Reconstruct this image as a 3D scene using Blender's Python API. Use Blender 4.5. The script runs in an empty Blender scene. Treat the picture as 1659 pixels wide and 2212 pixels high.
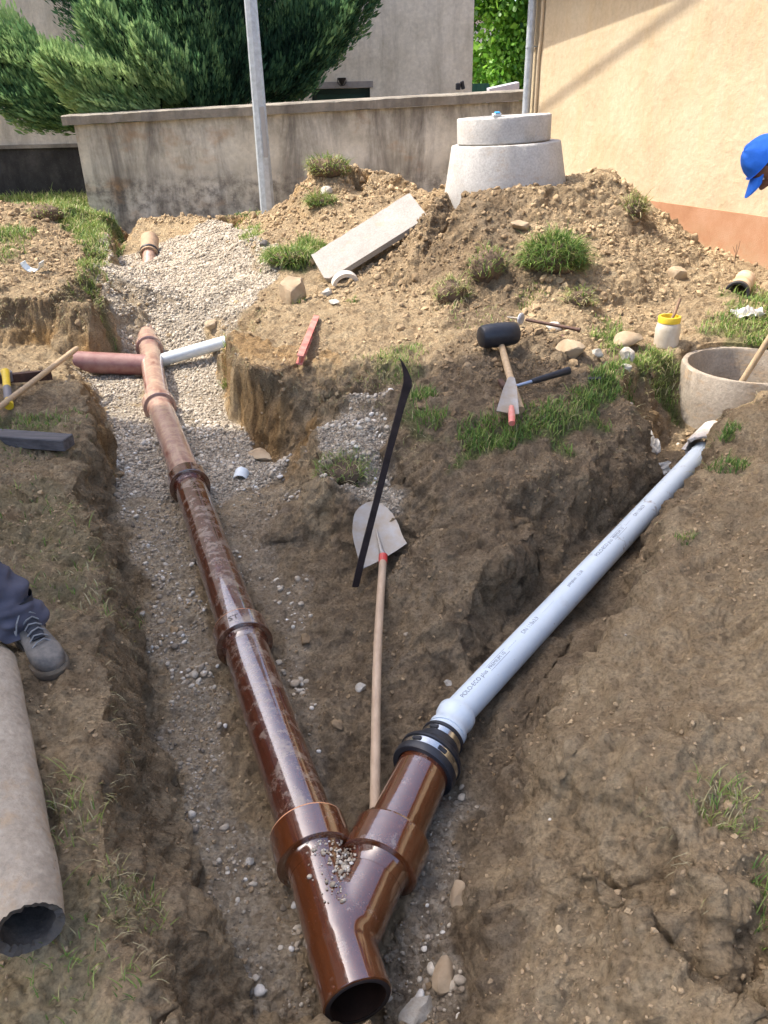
import bpy, math, random
import numpy as np
from mathutils import Vector, Matrix
from mathutils.geometry import delaunay_2d_cdt

random.seed(7)
RNG = np.random.default_rng(11)
C = bpy.context.scene.collection
scene = bpy.context.scene
rad = math.radians

# ------------------------------------------------------------------ camera, sky, sun, exposure
CAM_H = 1.55
PITCH, ROLL = rad(27.9), rad(1.37)
FPX, CX, CY = 1662.0, 829.5, 1106.0
cam_data = bpy.data.cameras.new('camera')
cam = bpy.data.objects.new('camera', cam_data)
C.objects.link(cam)
cam_data.sensor_fit = 'HORIZONTAL'
cam_data.sensor_width = 36
cam_data.lens = 36 * FPX / 1659
cam_data.clip_start = 0.05
cam_data.clip_end = 500
_f = Vector((0, math.cos(PITCH), -math.sin(PITCH)))
_u = Vector((0, math.sin(PITCH), math.cos(PITCH)))
_r = Vector((1, 0, 0))
# image axes from the level axes (small roll)
img_r = _r * math.cos(ROLL) - _u * math.sin(ROLL)
img_u = _r * math.sin(ROLL) + _u * math.cos(ROLL)
m3 = Matrix((img_r, img_u, -_f)).transposed()
cam.matrix_world = Matrix.Translation((0, 0, CAM_H)) @ m3.to_4x4()
scene.camera = cam

SUN_EL = rad(57)
SUN_H = Vector((-0.965, 0.262, 0)).normalized()
TO_SUN = Vector((SUN_H.x * math.cos(SUN_EL), SUN_H.y * math.cos(SUN_EL), math.sin(SUN_EL)))
world = bpy.data.worlds.new('World')
scene.world = world
world.use_nodes = True
wn = world.node_tree
bg = wn.nodes['Background']
sky = wn.nodes.new('ShaderNodeTexSky')
sky.sky_type = 'NISHITA'
sky.sun_disc = False
sky.sun_elevation = SUN_EL
sky.sun_rotation = math.atan2(SUN_H.x, SUN_H.y) % (2 * math.pi)
sky.air_density = 0.75
sky.dust_density = 4.0
sky.ozone_density = 1.0
wn.links.new(sky.outputs[0], bg.inputs[0])
bg.inputs[1].default_value = 0.15
sl = bpy.data.lights.new('sun', 'SUN')
sl.energy = 2.0
sl.angle = rad(0.53)
sl.color = (1.0, 0.93, 0.82)
so = bpy.data.objects.new('sun', sl)
C.objects.link(so)
so.rotation_euler = TO_SUN.to_track_quat('Z', 'Y').to_euler()
scene.view_settings.view_transform = 'Standard'
scene.view_settings.look = 'None'
scene.view_settings.gamma = 1.0
scene.view_settings.exposure = 1.78

# ------------------------------------------------------------------ measuring helpers
def ray(px, py):
    a = (px - CX) / FPX
    b = (CY - py) / FPX
    d = _f + img_r * a + img_u * b
    return d
def P(px, py, z=0.0):
    d = ray(px, py)
    t = (z - CAM_H) / d.z
    return Vector((d.x * t, d.y * t, z))
def PY(px, py, y):
    d = ray(px, py)
    t = y / d.y
    return Vector((d.x * t, y, CAM_H + d.z * t))

# ------------------------------------------------------------------ noise
def _h(ix, iy, iz, seed):
    with np.errstate(over='ignore'):
        n = (ix.astype(np.uint32) * np.uint32(374761393) + iy.astype(np.uint32) * np.uint32(668265263)
             + iz.astype(np.uint32) * np.uint32(2147483647 - 1640531) + np.uint32(seed * 1013904223 & 0xffffffff))
        n = (n ^ (n >> np.uint32(13))) * np.uint32(1274126177)
        n = n ^ (n >> np.uint32(16))
        n = n * np.uint32(2246822519)
        n = n ^ (n >> np.uint32(15))
    return n.astype(np.float64) / 4294967295.0
def vn(x, y, z, seed=0):
    x = np.asarray(x, float); y = np.asarray(y, float); z = np.asarray(z, float) + x * 0
    fx, fy, fz = np.floor(x), np.floor(y), np.floor(z)
    ix, iy, iz = fx.astype(np.int64), fy.astype(np.int64), fz.astype(np.int64)
    tx, ty, tz = x - fx, y - fy, z - fz
    tx = tx * tx * (3 - 2 * tx); ty = ty * ty * (3 - 2 * ty); tz = tz * tz * (3 - 2 * tz)
    r = 0
    for dz in (0, 1):
        wz = tz if dz else 1 - tz
        for dy in (0, 1):
            wy = ty if dy else 1 - ty
            a = _h(ix, iy + dy, iz + dz, seed)
            b = _h(ix + 1, iy + dy, iz + dz, seed)
            r = r + wz * wy * (a + (b - a) * tx)
    return r * 2 - 1
def fbm(x, y, z, s, oct=4, seed=0, gain=0.5):
    r = 0; a = 1; f = 1 / s
    for i in range(oct):
        r = r + a * vn(x * f, y * f, z * f, seed + i * 17)
        f *= 2.03; a *= gain
    return r

# ------------------------------------------------------------------ materials
MATS = {}
def mat(name, col, rough=0.8, metal=0.0, var=0.0, vscale=8.0, bump=0.0, bscale=40.0, coat=0.0, col2=None, stretch=None, spec=0.5):
    if name in MATS: return MATS[name]
    m = bpy.data.materials.new(name); m.use_nodes = True
    nt = m.node_tree; b = nt.nodes['Principled BSDF']
    b.inputs['Base Color'].default_value = (*col, 1)
    b.inputs['Roughness'].default_value = rough
    b.inputs['Metallic'].default_value = metal
    b.inputs['Coat Weight'].default_value = coat
    b.inputs['Coat Roughness'].default_value = 0.05
    b.inputs['Specular IOR Level'].default_value = spec
    tc = nt.nodes.new('ShaderNodeTexCoord')
    src = tc.outputs['Object']
    if stretch:
        mp = nt.nodes.new('ShaderNodeMapping'); mp.inputs['Scale'].default_value = stretch
        nt.links.new(src, mp.inputs[0]); src = mp.outputs[0]
    if var > 0 or col2:
        n = nt.nodes.new('ShaderNodeTexNoise'); n.inputs['Scale'].default_value = vscale
        n.inputs['Detail'].default_value = 8; n.inputs['Roughness'].default_value = 0.65
        nt.links.new(src, n.inputs['Vector'])
        r = nt.nodes.new('ShaderNodeValToRGB')
        r.color_ramp.elements[0].position = 0.35; r.color_ramp.elements[1].position = 0.65
        c2 = col2 if col2 else tuple(c * (1 - var) for c in col)
        c1 = col if col2 else tuple(min(1, c * (1 + var * 0.6)) for c in col)
        r.color_ramp.elements[0].color = (*c2, 1); r.color_ramp.elements[1].color = (*c1, 1)
        nt.links.new(n.outputs['Fac'], r.inputs[0]); nt.links.new(r.outputs[0], b.inputs['Base Color'])
    if bump > 0:
        n = nt.nodes.new('ShaderNodeTexNoise'); n.inputs['Scale'].default_value = bscale
        n.inputs['Detail'].default_value = 6; n.inputs['Roughness'].default_value = 0.6
        nt.links.new(src, n.inputs['Vector'])
        bp = nt.nodes.new('ShaderNodeBump'); bp.inputs['Strength'].default_value = 1.0
        bp.inputs['Distance'].default_value = bump
        nt.links.new(n.outputs['Fac'], bp.inputs['Height']); nt.links.new(bp.outputs[0], b.inputs['Normal'])
    MATS[name] = m
    return m

class NT:
    """tiny node helper"""
    def __init__(s, name):
        s.m = bpy.data.materials.new(name); s.m.use_nodes = True
        s.nt = s.m.node_tree; s.b = s.nt.nodes['Principled BSDF']
        s.tc = s.nt.nodes.new('ShaderNodeTexCoord').outputs['Object']
        s.geo = s.nt.nodes.new('ShaderNodeNewGeometry')
    def link(s, a, b): s.nt.links.new(a, b)
    def noise(s, scale, detail=6, rough=0.6, vec=None, dist=0.0):
        n = s.nt.nodes.new('ShaderNodeTexNoise')
        n.inputs['Scale'].default_value = scale; n.inputs['Detail'].default_value = detail
        n.inputs['Roughness'].default_value = rough; n.inputs['Distortion'].default_value = dist
        s.link(vec or s.tc, n.inputs['Vector']); return n.outputs['Fac']
    def mapping(s, scale, loc=(0, 0, 0), rot=(0, 0, 0)):
        n = s.nt.nodes.new('ShaderNodeMapping'); n.inputs['Scale'].default_value = scale
        n.inputs['Location'].default_value = loc; n.inputs['Rotation'].default_value = rot
        s.link(s.tc, n.inputs[0]); return n.outputs[0]
    def vor(s, scale, feature='F1', vec=None, out='Distance'):
        n = s.nt.nodes.new('ShaderNodeTexVoronoi'); n.feature = feature
        n.inputs['Scale'].default_value = scale
        s.link(vec or s.tc, n.inputs['Vector']); return n.outputs[out]
    def ramp(s, fac, stops):
        n = s.nt.nodes.new('ShaderNodeValToRGB')
        el = n.color_ramp.elements
        while len(el) > len(stops): el.remove(el[-1])
        while len(el) < len(stops): el.new(0.5)
        for e, (p, c) in zip(el, stops):
            e.position = p
            e.color = (*c, 1) if isinstance(c, tuple) else (c, c, c, 1)
        s.link(fac, n.inputs[0]); return n.outputs[0]
    def mix(s, fac, a, b, mode='MIX'):
        n = s.nt.nodes.new('ShaderNodeMix'); n.data_type = 'RGBA'; n.blend_type = mode
        for k, v in ((0, fac), (6, a), (7, b)):
            if isinstance(v, (int, float)): n.inputs[k].default_value = v if k == 0 else (v, v, v, 1)
            elif isinstance(v, tuple): n.inputs[k].default_value = (*v, 1)
            else: s.link(v, n.inputs[k])
        return n.outputs[2]
    def math(s, op, a, b=0.0):
        n = s.nt.nodes.new('ShaderNodeMath'); n.operation = op
        for k, v in ((0, a), (1, b)):
            if isinstance(v, (int, float)): n.inputs[k].default_value = v
            else: s.link(v, n.inputs[k])
        return n.outputs[0]
    def attr(s, name):
        n = s.nt.nodes.new('ShaderNodeAttribute'); n.attribute_name = name; return n
    def sep(s, col):
        n = s.nt.nodes.new('ShaderNodeSeparateColor'); s.link(col, n.inputs[0]); return n.outputs
    def sepxyz(s, v):
        n = s.nt.nodes.new('ShaderNodeSeparateXYZ'); s.link(v, n.inputs[0]); return n.outputs
    def bump(s, h, dist, prev=None):
        n = s.nt.nodes.new('ShaderNodeBump'); n.inputs['Strength'].default_value = 1; n.inputs['Distance'].default_value = dist
        s.link(h, n.inputs['Height'])
        if prev: s.link(prev, n.inputs['Normal'])
        return n.outputs[0]
    def fin(s, col=None, rough=None, normal=None, **kw):
        for key, v in (('Base Color', col), ('Roughness', rough), ('Normal', normal)):
            if v is None: continue
            if isinstance(v, (int, float)): s.b.inputs[key].default_value = v
            elif isinstance(v, tuple): s.b.inputs[key].default_value = (*v, 1)
            else: s.link(v, s.b.inputs[key])
        for k, v in kw.items(): s.b.inputs[k.replace('_', ' ')].default_value = v
        return s.m

# ground
def ground_material():
    n = NT('ground_soil')
    a = n.attr('mask'); R = n.sep(a.outputs['Color'])
    alpha = a.outputs['Alpha']
    big = n.noise(1.7, 6, 0.6); med = n.noise(9, 8, 0.68); fine = n.noise(75, 6, 0.7)
    pale = n.ramp(med, [(0.3, (0.38, 0.27, 0.15)), (0.5, (0.48, 0.36, 0.215)), (0.72, (0.57, 0.45, 0.285))])
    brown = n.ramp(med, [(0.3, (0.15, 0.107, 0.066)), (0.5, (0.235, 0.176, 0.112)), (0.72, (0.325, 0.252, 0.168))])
    soil = n.mix(R[2], pale, brown)                       # blue: darker earth and painted shade
    clay = n.ramp(n.noise(14, 6, 0.6, n.mapping((1, 1, 0.35))), [(0.3, (0.30, 0.175, 0.07)), (0.7, (0.48, 0.31, 0.14))])
    soil = n.mix(alpha, soil, clay)
    soil = n.mix(n.math('MULTIPLY', n.ramp(big, [(0.42, 0.0), (0.62, 1.0)]), 0.35), soil, n.mix(0.5, soil, (0.16, 0.105, 0.06)))
    soil = n.mix(n.math('MULTIPLY', n.ramp(n.noise(4.5, 8, 0.75, None, .6), [(0.50, 0.0), (0.66, 1.0)]), 0.45), soil, n.mix(0.5, soil, (0.13, 0.085, 0.05)))
    vcol = n.vor(62, out='Color'); vs = n.sep(vcol)
    grav = n.ramp(vs[0], [(0.0, (0.20, 0.165, 0.125)), (0.35, (0.38, 0.32, 0.24)), (0.75, (0.49, 0.43, 0.335)), (1.0, (0.60, 0.55, 0.46))])
    grav = n.mix(n.ramp(n.noise(25, 5), [(0.45, 0.0), (0.7, 0.6)]), grav, (0.40, 0.34, 0.27))
    soil = n.mix(R[0], soil, grav)
    grs = n.ramp(n.noise(45, 6, 0.7), [(0.3, (0.05, 0.075, 0.02)), (0.55, (0.14, 0.17, 0.06)), (0.75, (0.30, 0.27, 0.13))])
    soil = n.mix(R[1], soil, grs)
    soil = n.mix(1.0, soil, n.ramp(fine, [(0.28, 0.46), (0.5, 1.0), (0.75, 1.38)]), 'MULTIPLY')
    h0 = n.bump(n.math('SUBTRACT', 1.0, n.vor(48, vec=None)), 0.010)
    h1 = n.bump(n.noise(30, 9, 0.8), 0.038, h0)
    h2 = n.bump(n.noise(170, 5, 0.75), 0.011, h1)
    gh = n.math('MULTIPLY', n.math('SUBTRACT', 1.0, n.vor(62)), R[0])
    h3 = n.bump(gh, 0.008, h2)
    return n.fin(soil, 0.95, h3, Specular_IOR_Level=0.15)
M_GROUND = ground_material()

def tint_mat(name, stops, rough=0.85, spec=0.25, bump=0.002, bscale=90):
    n = NT(name)
    t = n.attr('tint').outputs['Fac']
    c = n.ramp(t, stops)
    c = n.mix(1.0, c, n.ramp(n.noise(60, 4), [(0.3, 0.8), (0.7, 1.15)]), 'MULTIPLY')
    return n.fin(c, rough, n.bump(n.noise(bscale, 4), bump), Specular_IOR_Level=spec)
M_GRAVEL = tint_mat('gravel_stone', [(0, (0.13, 0.105, 0.08)), (0.3, (0.31, 0.255, 0.185)), (0.6, (0.43, 0.37, 0.285)), (0.85, (0.53, 0.475, 0.385)), (1, (0.70, 0.67, 0.61))], 0.7)
M_CLOD = tint_mat('soil_clod', [(0, (0.16, 0.11, 0.062)), (0.35, (0.31, 0.225, 0.135)), (0.6, (0.43, 0.32, 0.19)), (1, (0.55, 0.43, 0.275))], 0.95, 0.1, 0.006, 60)
M_GRASS = tint_mat('grass_blade', [(0, (0.035, 0.09, 0.018)), (0.4, (0.12, 0.22, 0.045)), (0.7, (0.26, 0.33, 0.08)), (0.85, (0.38, 0.34, 0.15)), (1, (0.50, 0.44, 0.26))], 0.55, 0.3, 0.0005)
M_NEEDLE = tint_mat('conifer_foliage', [(0, (0.010, 0.034, 0.020)), (0.3, (0.05, 0.13, 0.065)), (0.6, (0.16, 0.30, 0.12)), (1, (0.34, 0.48, 0.20))], 0.6, 0.3, 0.001)
M_LEAF = tint_mat('broad_leaf', [(0, (0.04, 0.14, 0.015)), (0.5, (0.13, 0.33, 0.035)), (1, (0.27, 0.52, 0.07))], 0.4, 0.45, 0.001)
for _m, _k in ((M_LEAF, .45), (M_GRASS, .3), (M_NEEDLE, .4)):   # thin blades let light through
    _nt = _m.node_tree; _b = _nt.nodes['Principled BSDF']; _o = _nt.nodes['Material Output']
    _t = _nt.nodes.new('ShaderNodeBsdfTranslucent'); _x = _nt.nodes.new('ShaderNodeMixShader'); _x.inputs[0].default_value = _k
    _nt.links.new(_b.inputs['Base Color'].links[0].from_socket, _t.inputs[0])
    _nt.links.new(_b.outputs[0], _x.inputs[1]); _nt.links.new(_t.outputs[0], _x.inputs[2]); _nt.links.new(_x.outputs[0], _o.inputs[0])

def plaster(name, stops, stain=(0.05, 0.045, 0.04), sw=0.6, low=None, high=None, ochre=0.0, bump=0.006, bscale=25, zfade=None):
    n = NT(name)
    base = n.ramp(n.noise(1.6, 8, 0.65), stops)
    base = n.mix(1.0, base, n.ramp(n.noise(14, 6, 0.7), [(0.3, 0.82), (0.7, 1.12)]), 'MULTIPLY')
    streak = n.ramp(n.noise(1.0, 8, 0.7, n.mapping((2.6, 2.6, 0.45)), 0.4), [(0.47, 0.0), (0.68, 1.0)])
    base = n.mix(n.math('MULTIPLY', streak, sw), base, stain)
    if ochre > 0:
        oc = n.ramp(n.noise(0.9, 7, 0.6, n.mapping((1, 1, 1.6), (3.1, 0, 1.2))), [(0.56, 0.0), (0.68, 1.0)])
        base = n.mix(n.math('MULTIPLY', oc, ochre), base, (0.42, 0.22, 0.08))
    if low is not None:     # mould that climbs the foot of the wall
        z = n.sepxyz(n.tc)[2]
        f = n.math('ADD', n.math('MULTIPLY', z, -1.0 / low[1]), low[0] / low[1] + 1)
        f = n.math('MULTIPLY', n.math('MAXIMUM', n.math('MINIMUM', f, 1.0), 0.0), 1.0)
        sp = n.ramp(n.noise(7, 8, 0.75), [(0.42, 0.0), (0.6, 1.0)])
        base = n.mix(n.math('MULTIPLY', f, n.math('MULTIPLY', sp, 0.75)), base, stain)
    if high is not None:    # grime band under the coping
        z = n.sepxyz(n.tc)[2]
        f = n.math('MULTIPLY', n.math('SUBTRACT', z, high[0]), 1.0 / high[1])
        f = n.math('MAXIMUM', n.math('MINIMUM', f, 1.0), 0.0)
        sp = n.ramp(n.noise(3.5, 6, 0.7, n.mapping((1.4, 1.4, 0.5))), [(0.35, 0.0), (0.62, 1.0)])
        base = n.mix(n.math('MULTIPLY', f, n.math('MULTIPLY', sp, 0.7)), base, stain)
    speck = n.ramp(n.vor(30), [(0.05, 1.0), (0.1, 0.0)])
    base = n.mix(n.math('MULTIPLY', speck, 0.35), base, (0.62, 0.6, 0.56))
    nb = n.bump(n.noise(bscale, 6, 0.65), bump)
    nb = n.bump(n.noise(bscale * 5, 3, 0.6), bump * 0.25, nb)
    return n.fin(base, 0.92, nb, Specular_IOR_Level=0.2)

# ------------------------------------------------------------------ mesh helpers
def set_tags(o, label=None, cat=None, group=None, kind=None):
    if label: o['label'] = label
    if cat: o['category'] = cat
    if group: o['group'] = group
    if kind: o['kind'] = kind
    return o
def empty(name, loc, label, cat, group=None):
    o = bpy.data.objects.new(name, None); o.empty_display_size = 0.1
    o.location = loc; C.objects.link(o)
    return set_tags(o, label, cat, group)
def wloc(o):
    v = Vector((0, 0, 0))
    while o: v += o.location; o = o.parent
    return v
class MB:
    def __init__(s): s.v = []; s.f = []; s.sm = []
    def add(s, verts, faces, smooth=False):
        k = len(s.v); s.v += [tuple(v) for v in verts]
        s.f += [tuple(i + k for i in f) for f in faces]; s.sm += [smooth] * len(faces)
        return s
    def box(s, c, size, rot=None, bevel=0.0):
        c = Vector(c); hx, hy, hz = size[0] / 2, size[1] / 2, size[2] / 2
        b = min(bevel, hx * .9, hy * .9, hz * .9)
        R = rot if rot is not None else Matrix.Identity(3)
        if b <= 0:
            vs = [c + R @ Vector((x * hx, y * hy, z * hz)) for x in (-1, 1) for y in (-1, 1) for z in (-1, 1)]
            return s.add(vs, [(0, 1, 3, 2), (4, 6, 7, 5), (0, 4, 5, 1), (2, 3, 7, 6), (0, 2, 6, 4), (1, 5, 7, 3)])
        vs = []; idx = {}
        for x in (-1, 1):
            for y in (-1, 1):
                for z in (-1, 1):
                    for ax in range(3):
                        d = [hx - b, hy - b, hz - b]; d[ax] += b
                        idx[(x, y, z, ax)] = len(vs)
                        vs.append(c + R @ Vector((x * d[0], y * d[1], z * d[2])))
        fs = []
        for ax in range(3):
            for sg in (-1, 1):
                o1, o2 = [(1, 2), (0, 2), (0, 1)][ax]
                q = []
                for a, bb in ((-1, -1), (1, -1), (1, 1), (-1, 1)):
                    k = [0, 0, 0]; k[ax] = sg; k[o1] = a; k[o2] = bb
                    q.append(idx[(k[0], k[1], k[2], ax)])
                fs.append(tuple(q))
        for a1 in range(3):
            for a2 in range(a1 + 1, 3):
                a3 = 3 - a1 - a2
                for s1 in (-1, 1):
                    for s2 in (-1, 1):
                        k = [0, 0, 0]; k[a1] = s1; k[a2] = s2
                        kk = []
                        for s3 in (-1, 1):
                            k[a3] = s3; kk.append(tuple(k))
                        fs.append((idx[(*kk[0], a1)], idx[(*kk[1], a1)], idx[(*kk[1], a2)], idx[(*kk[0], a2)]))
        for x in (-1, 1):
            for y in (-1, 1):
                for z in (-1, 1):
                    fs.append(tuple(idx[(x, y, z, a)] for a in range(3)))
        return s.add(vs, fs)
    def tube(s, pts, radii, n=24, cap=(True, True), smooth=True, flat=None, arc=None, up=None):
        pts = [Vector(p) for p in pts]
        if not hasattr(radii, '__len__'): radii = [radii] * len(pts)
        fr = []
        prev = None
        for i, p in enumerate(pts):
            a = pts[max(0, i - 1)]; b = pts[min(len(pts) - 1, i + 1)]
            t = (b - a)
            if t.length < 1e-9: t = prev[0] if prev else Vector((0, 0, 1))
            t = t.normalized()
            if prev is None:
                ref = up or (Vector((0, 0, 1)) if abs(t.z) < 0.9 else Vector((0, 1, 0)))
                x = t.cross(ref).normalized(); y = x.cross(t).normalized()
            else:
                x = prev[1] - t * prev[1].dot(t); x.normalize(); y = x.cross(t).normalized()
            prev = (t, x, y); fr.append(prev)
        vs = []
        a0, a1 = arc if arc else (0, 2 * math.pi)
        m = n if arc is None else n + 1
        for p, (t, x, y), r in zip(pts, fr, radii):
            for k in range(m):
                an = a0 + (a1 - a0) * k / n
                ry = r * (flat if flat else 1)
                vs.append(p + x * (r * math.cos(an)) + y * (ry * math.sin(an)))
        fs = []
        for i in range(len(pts) - 1):
            for k in range(n):
                k2 = (k + 1) % m if arc is None else k + 1
                fs.append((i * m + k, i * m + k2, (i + 1) * m + k2, (i + 1) * m + k))
        base = len(s.v)
        s.add(vs, fs, smooth)
        if arc is None:
            if cap[0]: s.f.append(tuple(base + k for k in range(m))[::-1]); s.sm.append(False)
            if cap[1]: s.f.append(tuple(base + (len(pts) - 1) * m + k for k in range(m))); s.sm.append(False)
        return s
    def lathe(s, origin, axis, prof, n=48, smooth=True, close=False, up=None, wob=None):
        """prof: list of (t along axis, radius)"""
        o = Vector(origin); t = Vector(axis).normalized()
        ref = up or (Vector((0, 0, 1)) if abs(t.z) < 0.9 else Vector((0, 1, 0)))
        x = t.cross(ref).normalized(); y = x.cross(t).normalized()
        vs = []
        for i, (d, r) in enumerate(prof):
            for k in range(n):
                a = 2 * math.pi * k / n
                rr = r; dd = d
                if wob: dr, dt = wob(i, a); rr += dr; dd += dt
                vs.append(o + t * dd + (x * math.cos(a) + y * math.sin(a)) * rr)
        fs = []
        L = len(prof)
        for i in range(L if close else L - 1):
            j = (i + 1) % L
            for k in range(n):
                k2 = (k + 1) % n
                fs.append((i * n + k, i * n + k2, j * n + k2, j * n + k))
        # sharp profile corners: duplicate handled by auto smooth angle
        return s.add(vs, fs, smooth)
    def sphere(s, c, r, nu=20, nv=12, R=None, fn=None):
        c = Vector(c); R = R or Matrix.Identity(3)
        vs = []
        for j in range(nv + 1):
            th = math.pi * j / nv
            for i in range(nu):
                ph = 2 * math.pi * i / nu
                q = Vector((math.sin(th) * math.cos(ph), math.sin(th) * math.sin(ph), math.cos(th)))
                q = Vector((q.x * r[0], q.y * r[1], q.z * r[2]))
                if fn: q = fn(q)
                vs.append(c + R @ q)
        fs = []
        for j in range(nv):
            for i in range(nu):
                i2 = (i + 1) % nu
                fs.append((j * nu + i, (j + 1) * nu + i, (j + 1) * nu + i2, j * nu + i2))
        return s.add(vs, fs, True)
    def build(s, name, m, parent=None, loc=None, sharp=rad(35), bevel=0):
        me = bpy.data.meshes.new(name)
        if parent is not None:
            o0 = wloc(parent)
        else:
            if loc is None:
                n = len(s.v); lo = [min(v[i] for v in s.v) for i in range(3)]; hi = [max(v[i] for v in s.v) for i in range(3)]
                loc = Vector(((lo[0] + hi[0]) / 2, (lo[1] + hi[1]) / 2, lo[2]))
            o0 = Vector(loc)
        me.from_pydata([(v[0] - o0.x, v[1] - o0.y, v[2] - o0.z) for v in s.v], [], s.f)
        me.polygons.foreach_set('use_smooth', s.sm)
        me.validate()
        me.materials.append(m)
        if any(s.sm): me.set_sharp_from_angle(angle=sharp)
        o = bpy.data.objects.new(name, me); C.objects.link(o)
        if parent is not None: o.parent = parent
        else: o.location = o0
        return o

def np_mesh(name, verts, faces, m, smooth=False, tint=None, parent=None, loc=(0, 0, 0)):
    """fast mesh from numpy arrays (all faces with the same corner count)"""
    me = bpy.data.meshes.new(name)
    nv, nf, k = len(verts), len(faces), faces.shape[1]
    me.vertices.add(nv); me.vertices.foreach_set('co', np.ascontiguousarray(verts - np.array(loc), dtype=np.float32).ravel())
    me.loops.add(nf * k); me.loops.foreach_set('vertex_index', np.ascontiguousarray(faces, dtype=np.int32).ravel())
    me.polygons.add(nf)
    me.polygons.foreach_set('loop_start', np.arange(0, nf * k, k, dtype=np.int32))
    me.polygons.foreach_set('loop_total', np.full(nf, k, dtype=np.int32))
    me.polygons.foreach_set('use_smooth', np.full(nf, smooth, dtype=bool))
    me.update(calc_edges=True)
    if tint is not None:
        at = me.attributes.new('tint', 'FLOAT', 'POINT'); at.data.foreach_set('value', tint.astype(np.float32))
    me.materials.append(m)
    o = bpy.data.objects.new(name, me); C.objects.link(o)
    if parent is not None:
        o.parent = parent
    else: o.location = loc
    return o

def rotmat(x=None, z=None):
    """matrix whose local x runs along x and local z close to z"""
    X = Vector(x).normalized(); Z = Vector(z); Z = (Z - X * Z.dot(X)).normalized(); Y = Z.cross(X)
    return Matrix((X, Y, Z)).transposed()

# ------------------------------------------------------------------ terrain
PT = []; EDG = []
def line(*pts, world=False, closed=False):
    k = len(PT)
    for p in pts:
        PT.append(Vector(p) if world else P(*p))
    for i in range(len(pts) - 1): EDG.append((k + i, k + i + 1))
def dots(*pts, world=False):
    for p in pts: PT.append(Vector(p) if world else P(*p))
# left bank of the main trench: rim and foot
LR = [(380, 2212, -.14), (300, 2000, -.1), (262, 1880, -.1), (215, 1700, -.08), (250, 1490, -.1), (268, 1330, -.12), (232, 1225, -.12), (190, 1130, -.12), (178, 1050, -.14), (190, 960, -.16), (188, 880, -.18), (165, 822, -.2)]
LF = [(550, 2212, -.58), (500, 2050, -.58), (455, 1900, -.58), (425, 1780, -.58), (400, 1680, -.58), (372, 1555, -.58), (332, 1430, -.57), (308, 1300, -.56), (285, 1180, -.55), (258, 1080, -.53), (238, 1000, -.52), (222, 920, -.5), (205, 850, -.5), (180, 812, -.48)]
line(*LR); line(*LF)
p0, p1 = P(*LR[0]), P(*LF[0])
dots((p0.x, -3, -.14), (p1.x - .02, -3, -.58), (p0.x, 0.2, -.14), (p1.x - .02, 0.2, -.58), world=True)
# bank surface
dots((0, 2212, -.13), (0, 1900, -.1), (120, 2000, -.12), (0, 1600, -.08), (120, 1600, -.07), (0, 1350, -.07), (120, 1350, -.08), (0, 1150, -.09),
     (90, 1130, -.08), (60, 1010, -.1), (0, 980, -.12), (120, 920, -.12), (0, 880, -.16), (80, 850, -.16), (0, 800, -.22), (120, 790, -.24))
# left block: top rim, foot
line((0, 640, .1), (110, 642, .1), (195, 652, .1), (212, 610, .1), (214, 570, .12), (244, 548, .12), (232, 505, .15), (205, 482, .17), (240, 474, .18))
line((0, 756, -.3), (110, 750, -.33), (218, 772, -.44), (226, 700, -.32), (234, 630, -.24), (252, 566, -.2))
line((0, 770, -.3), (110, 764, -.34), (150, 790, -.36))
# far end of the trench
line((240, 474, .18), (300, 471, .18), (400, 469, .18), (470, 466, .18), (500, 480, .17), (520, 500, .16))
line((262, 536, -.2), (300, 534, -.27), (345, 532, -.27), (420, 522, -.2), (480, 512, -.1), (508, 506, .02))
# gravel fill
dots((350, 590, -.12), (450, 565, -.06), (540, 590, -.04), (400, 650, -.16), (500, 670, -.12), (330, 690, -.28), (440, 710, -.33), (270, 610, -.2), (270, 680, -.26),
     (560, 640, -.04), (470, 745, -.42), (380, 745, -.44), (330, 800, -.53), (250, 800, -.52), (420, 810, -.54), (480, 800, -.5), (400, 845, -.55), (480, 860, -.54),
     (300, 900, -.5), (480, 900, -.5), (420, 960, -.52), (540, 960, -.5), (300, 980, -.53), (540, 1040, -.54), (460, 1100, -.56), (350, 1150, -.57), (420, 1350, -.58),
     (520, 1550, -.59), (600, 1800, -.6), (640, 2050, -.6), (800, 2212, -.65), (700, 2200, -.64), (780, 2120, -.64), (900, 2050, -.60), (960, 1850, -.58), (720, 1650, -.59), (620, 1350, -.57), (560, 1180, -.56))
# right of the gravel: field ground and small cut
line((545, 520, .16), (580, 556, .16), (630, 562, .16), (680, 552, .16))
line((560, 600, .0), (600, 615, .02), (650, 605, .04), (690, 600, .06))
dots((600, 660, .02), (640, 640, .03), (560, 700, .0), (650, 780, .0), (720, 700, .04), (800, 740, .03), (850, 790, .02), (760, 820, .0), (560, 760, -.01))
# peninsula, left face
line((490, 722, .0), (503, 765, .0), (545, 800, .0), (610, 808, .0), (690, 832, -.01), (760, 850, -.02), (835, 852, -.0))
line((486, 790, -.46), (498, 860, -.5), (525, 920, -.52), (556, 975, -.54), (605, 1005, -.54), (640, 985, -.45), (668, 930, -.33), (730, 885, -.22), (790, 875, -.15))
# gravel ledge and its front
line((680, 925, -.17), (700, 1005, -.2), (720, 1045, -.22), (780, 1058, -.23), (850, 1050, -.24))
line((668, 960, -.33), (684, 1050, -.42), (715, 1110, -.46), (790, 1120, -.42), (860, 1080, -.34))
dots((760, 900, -.12), (830, 895, -.1), (770, 980, -.16), (850, 980, -.18))
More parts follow.
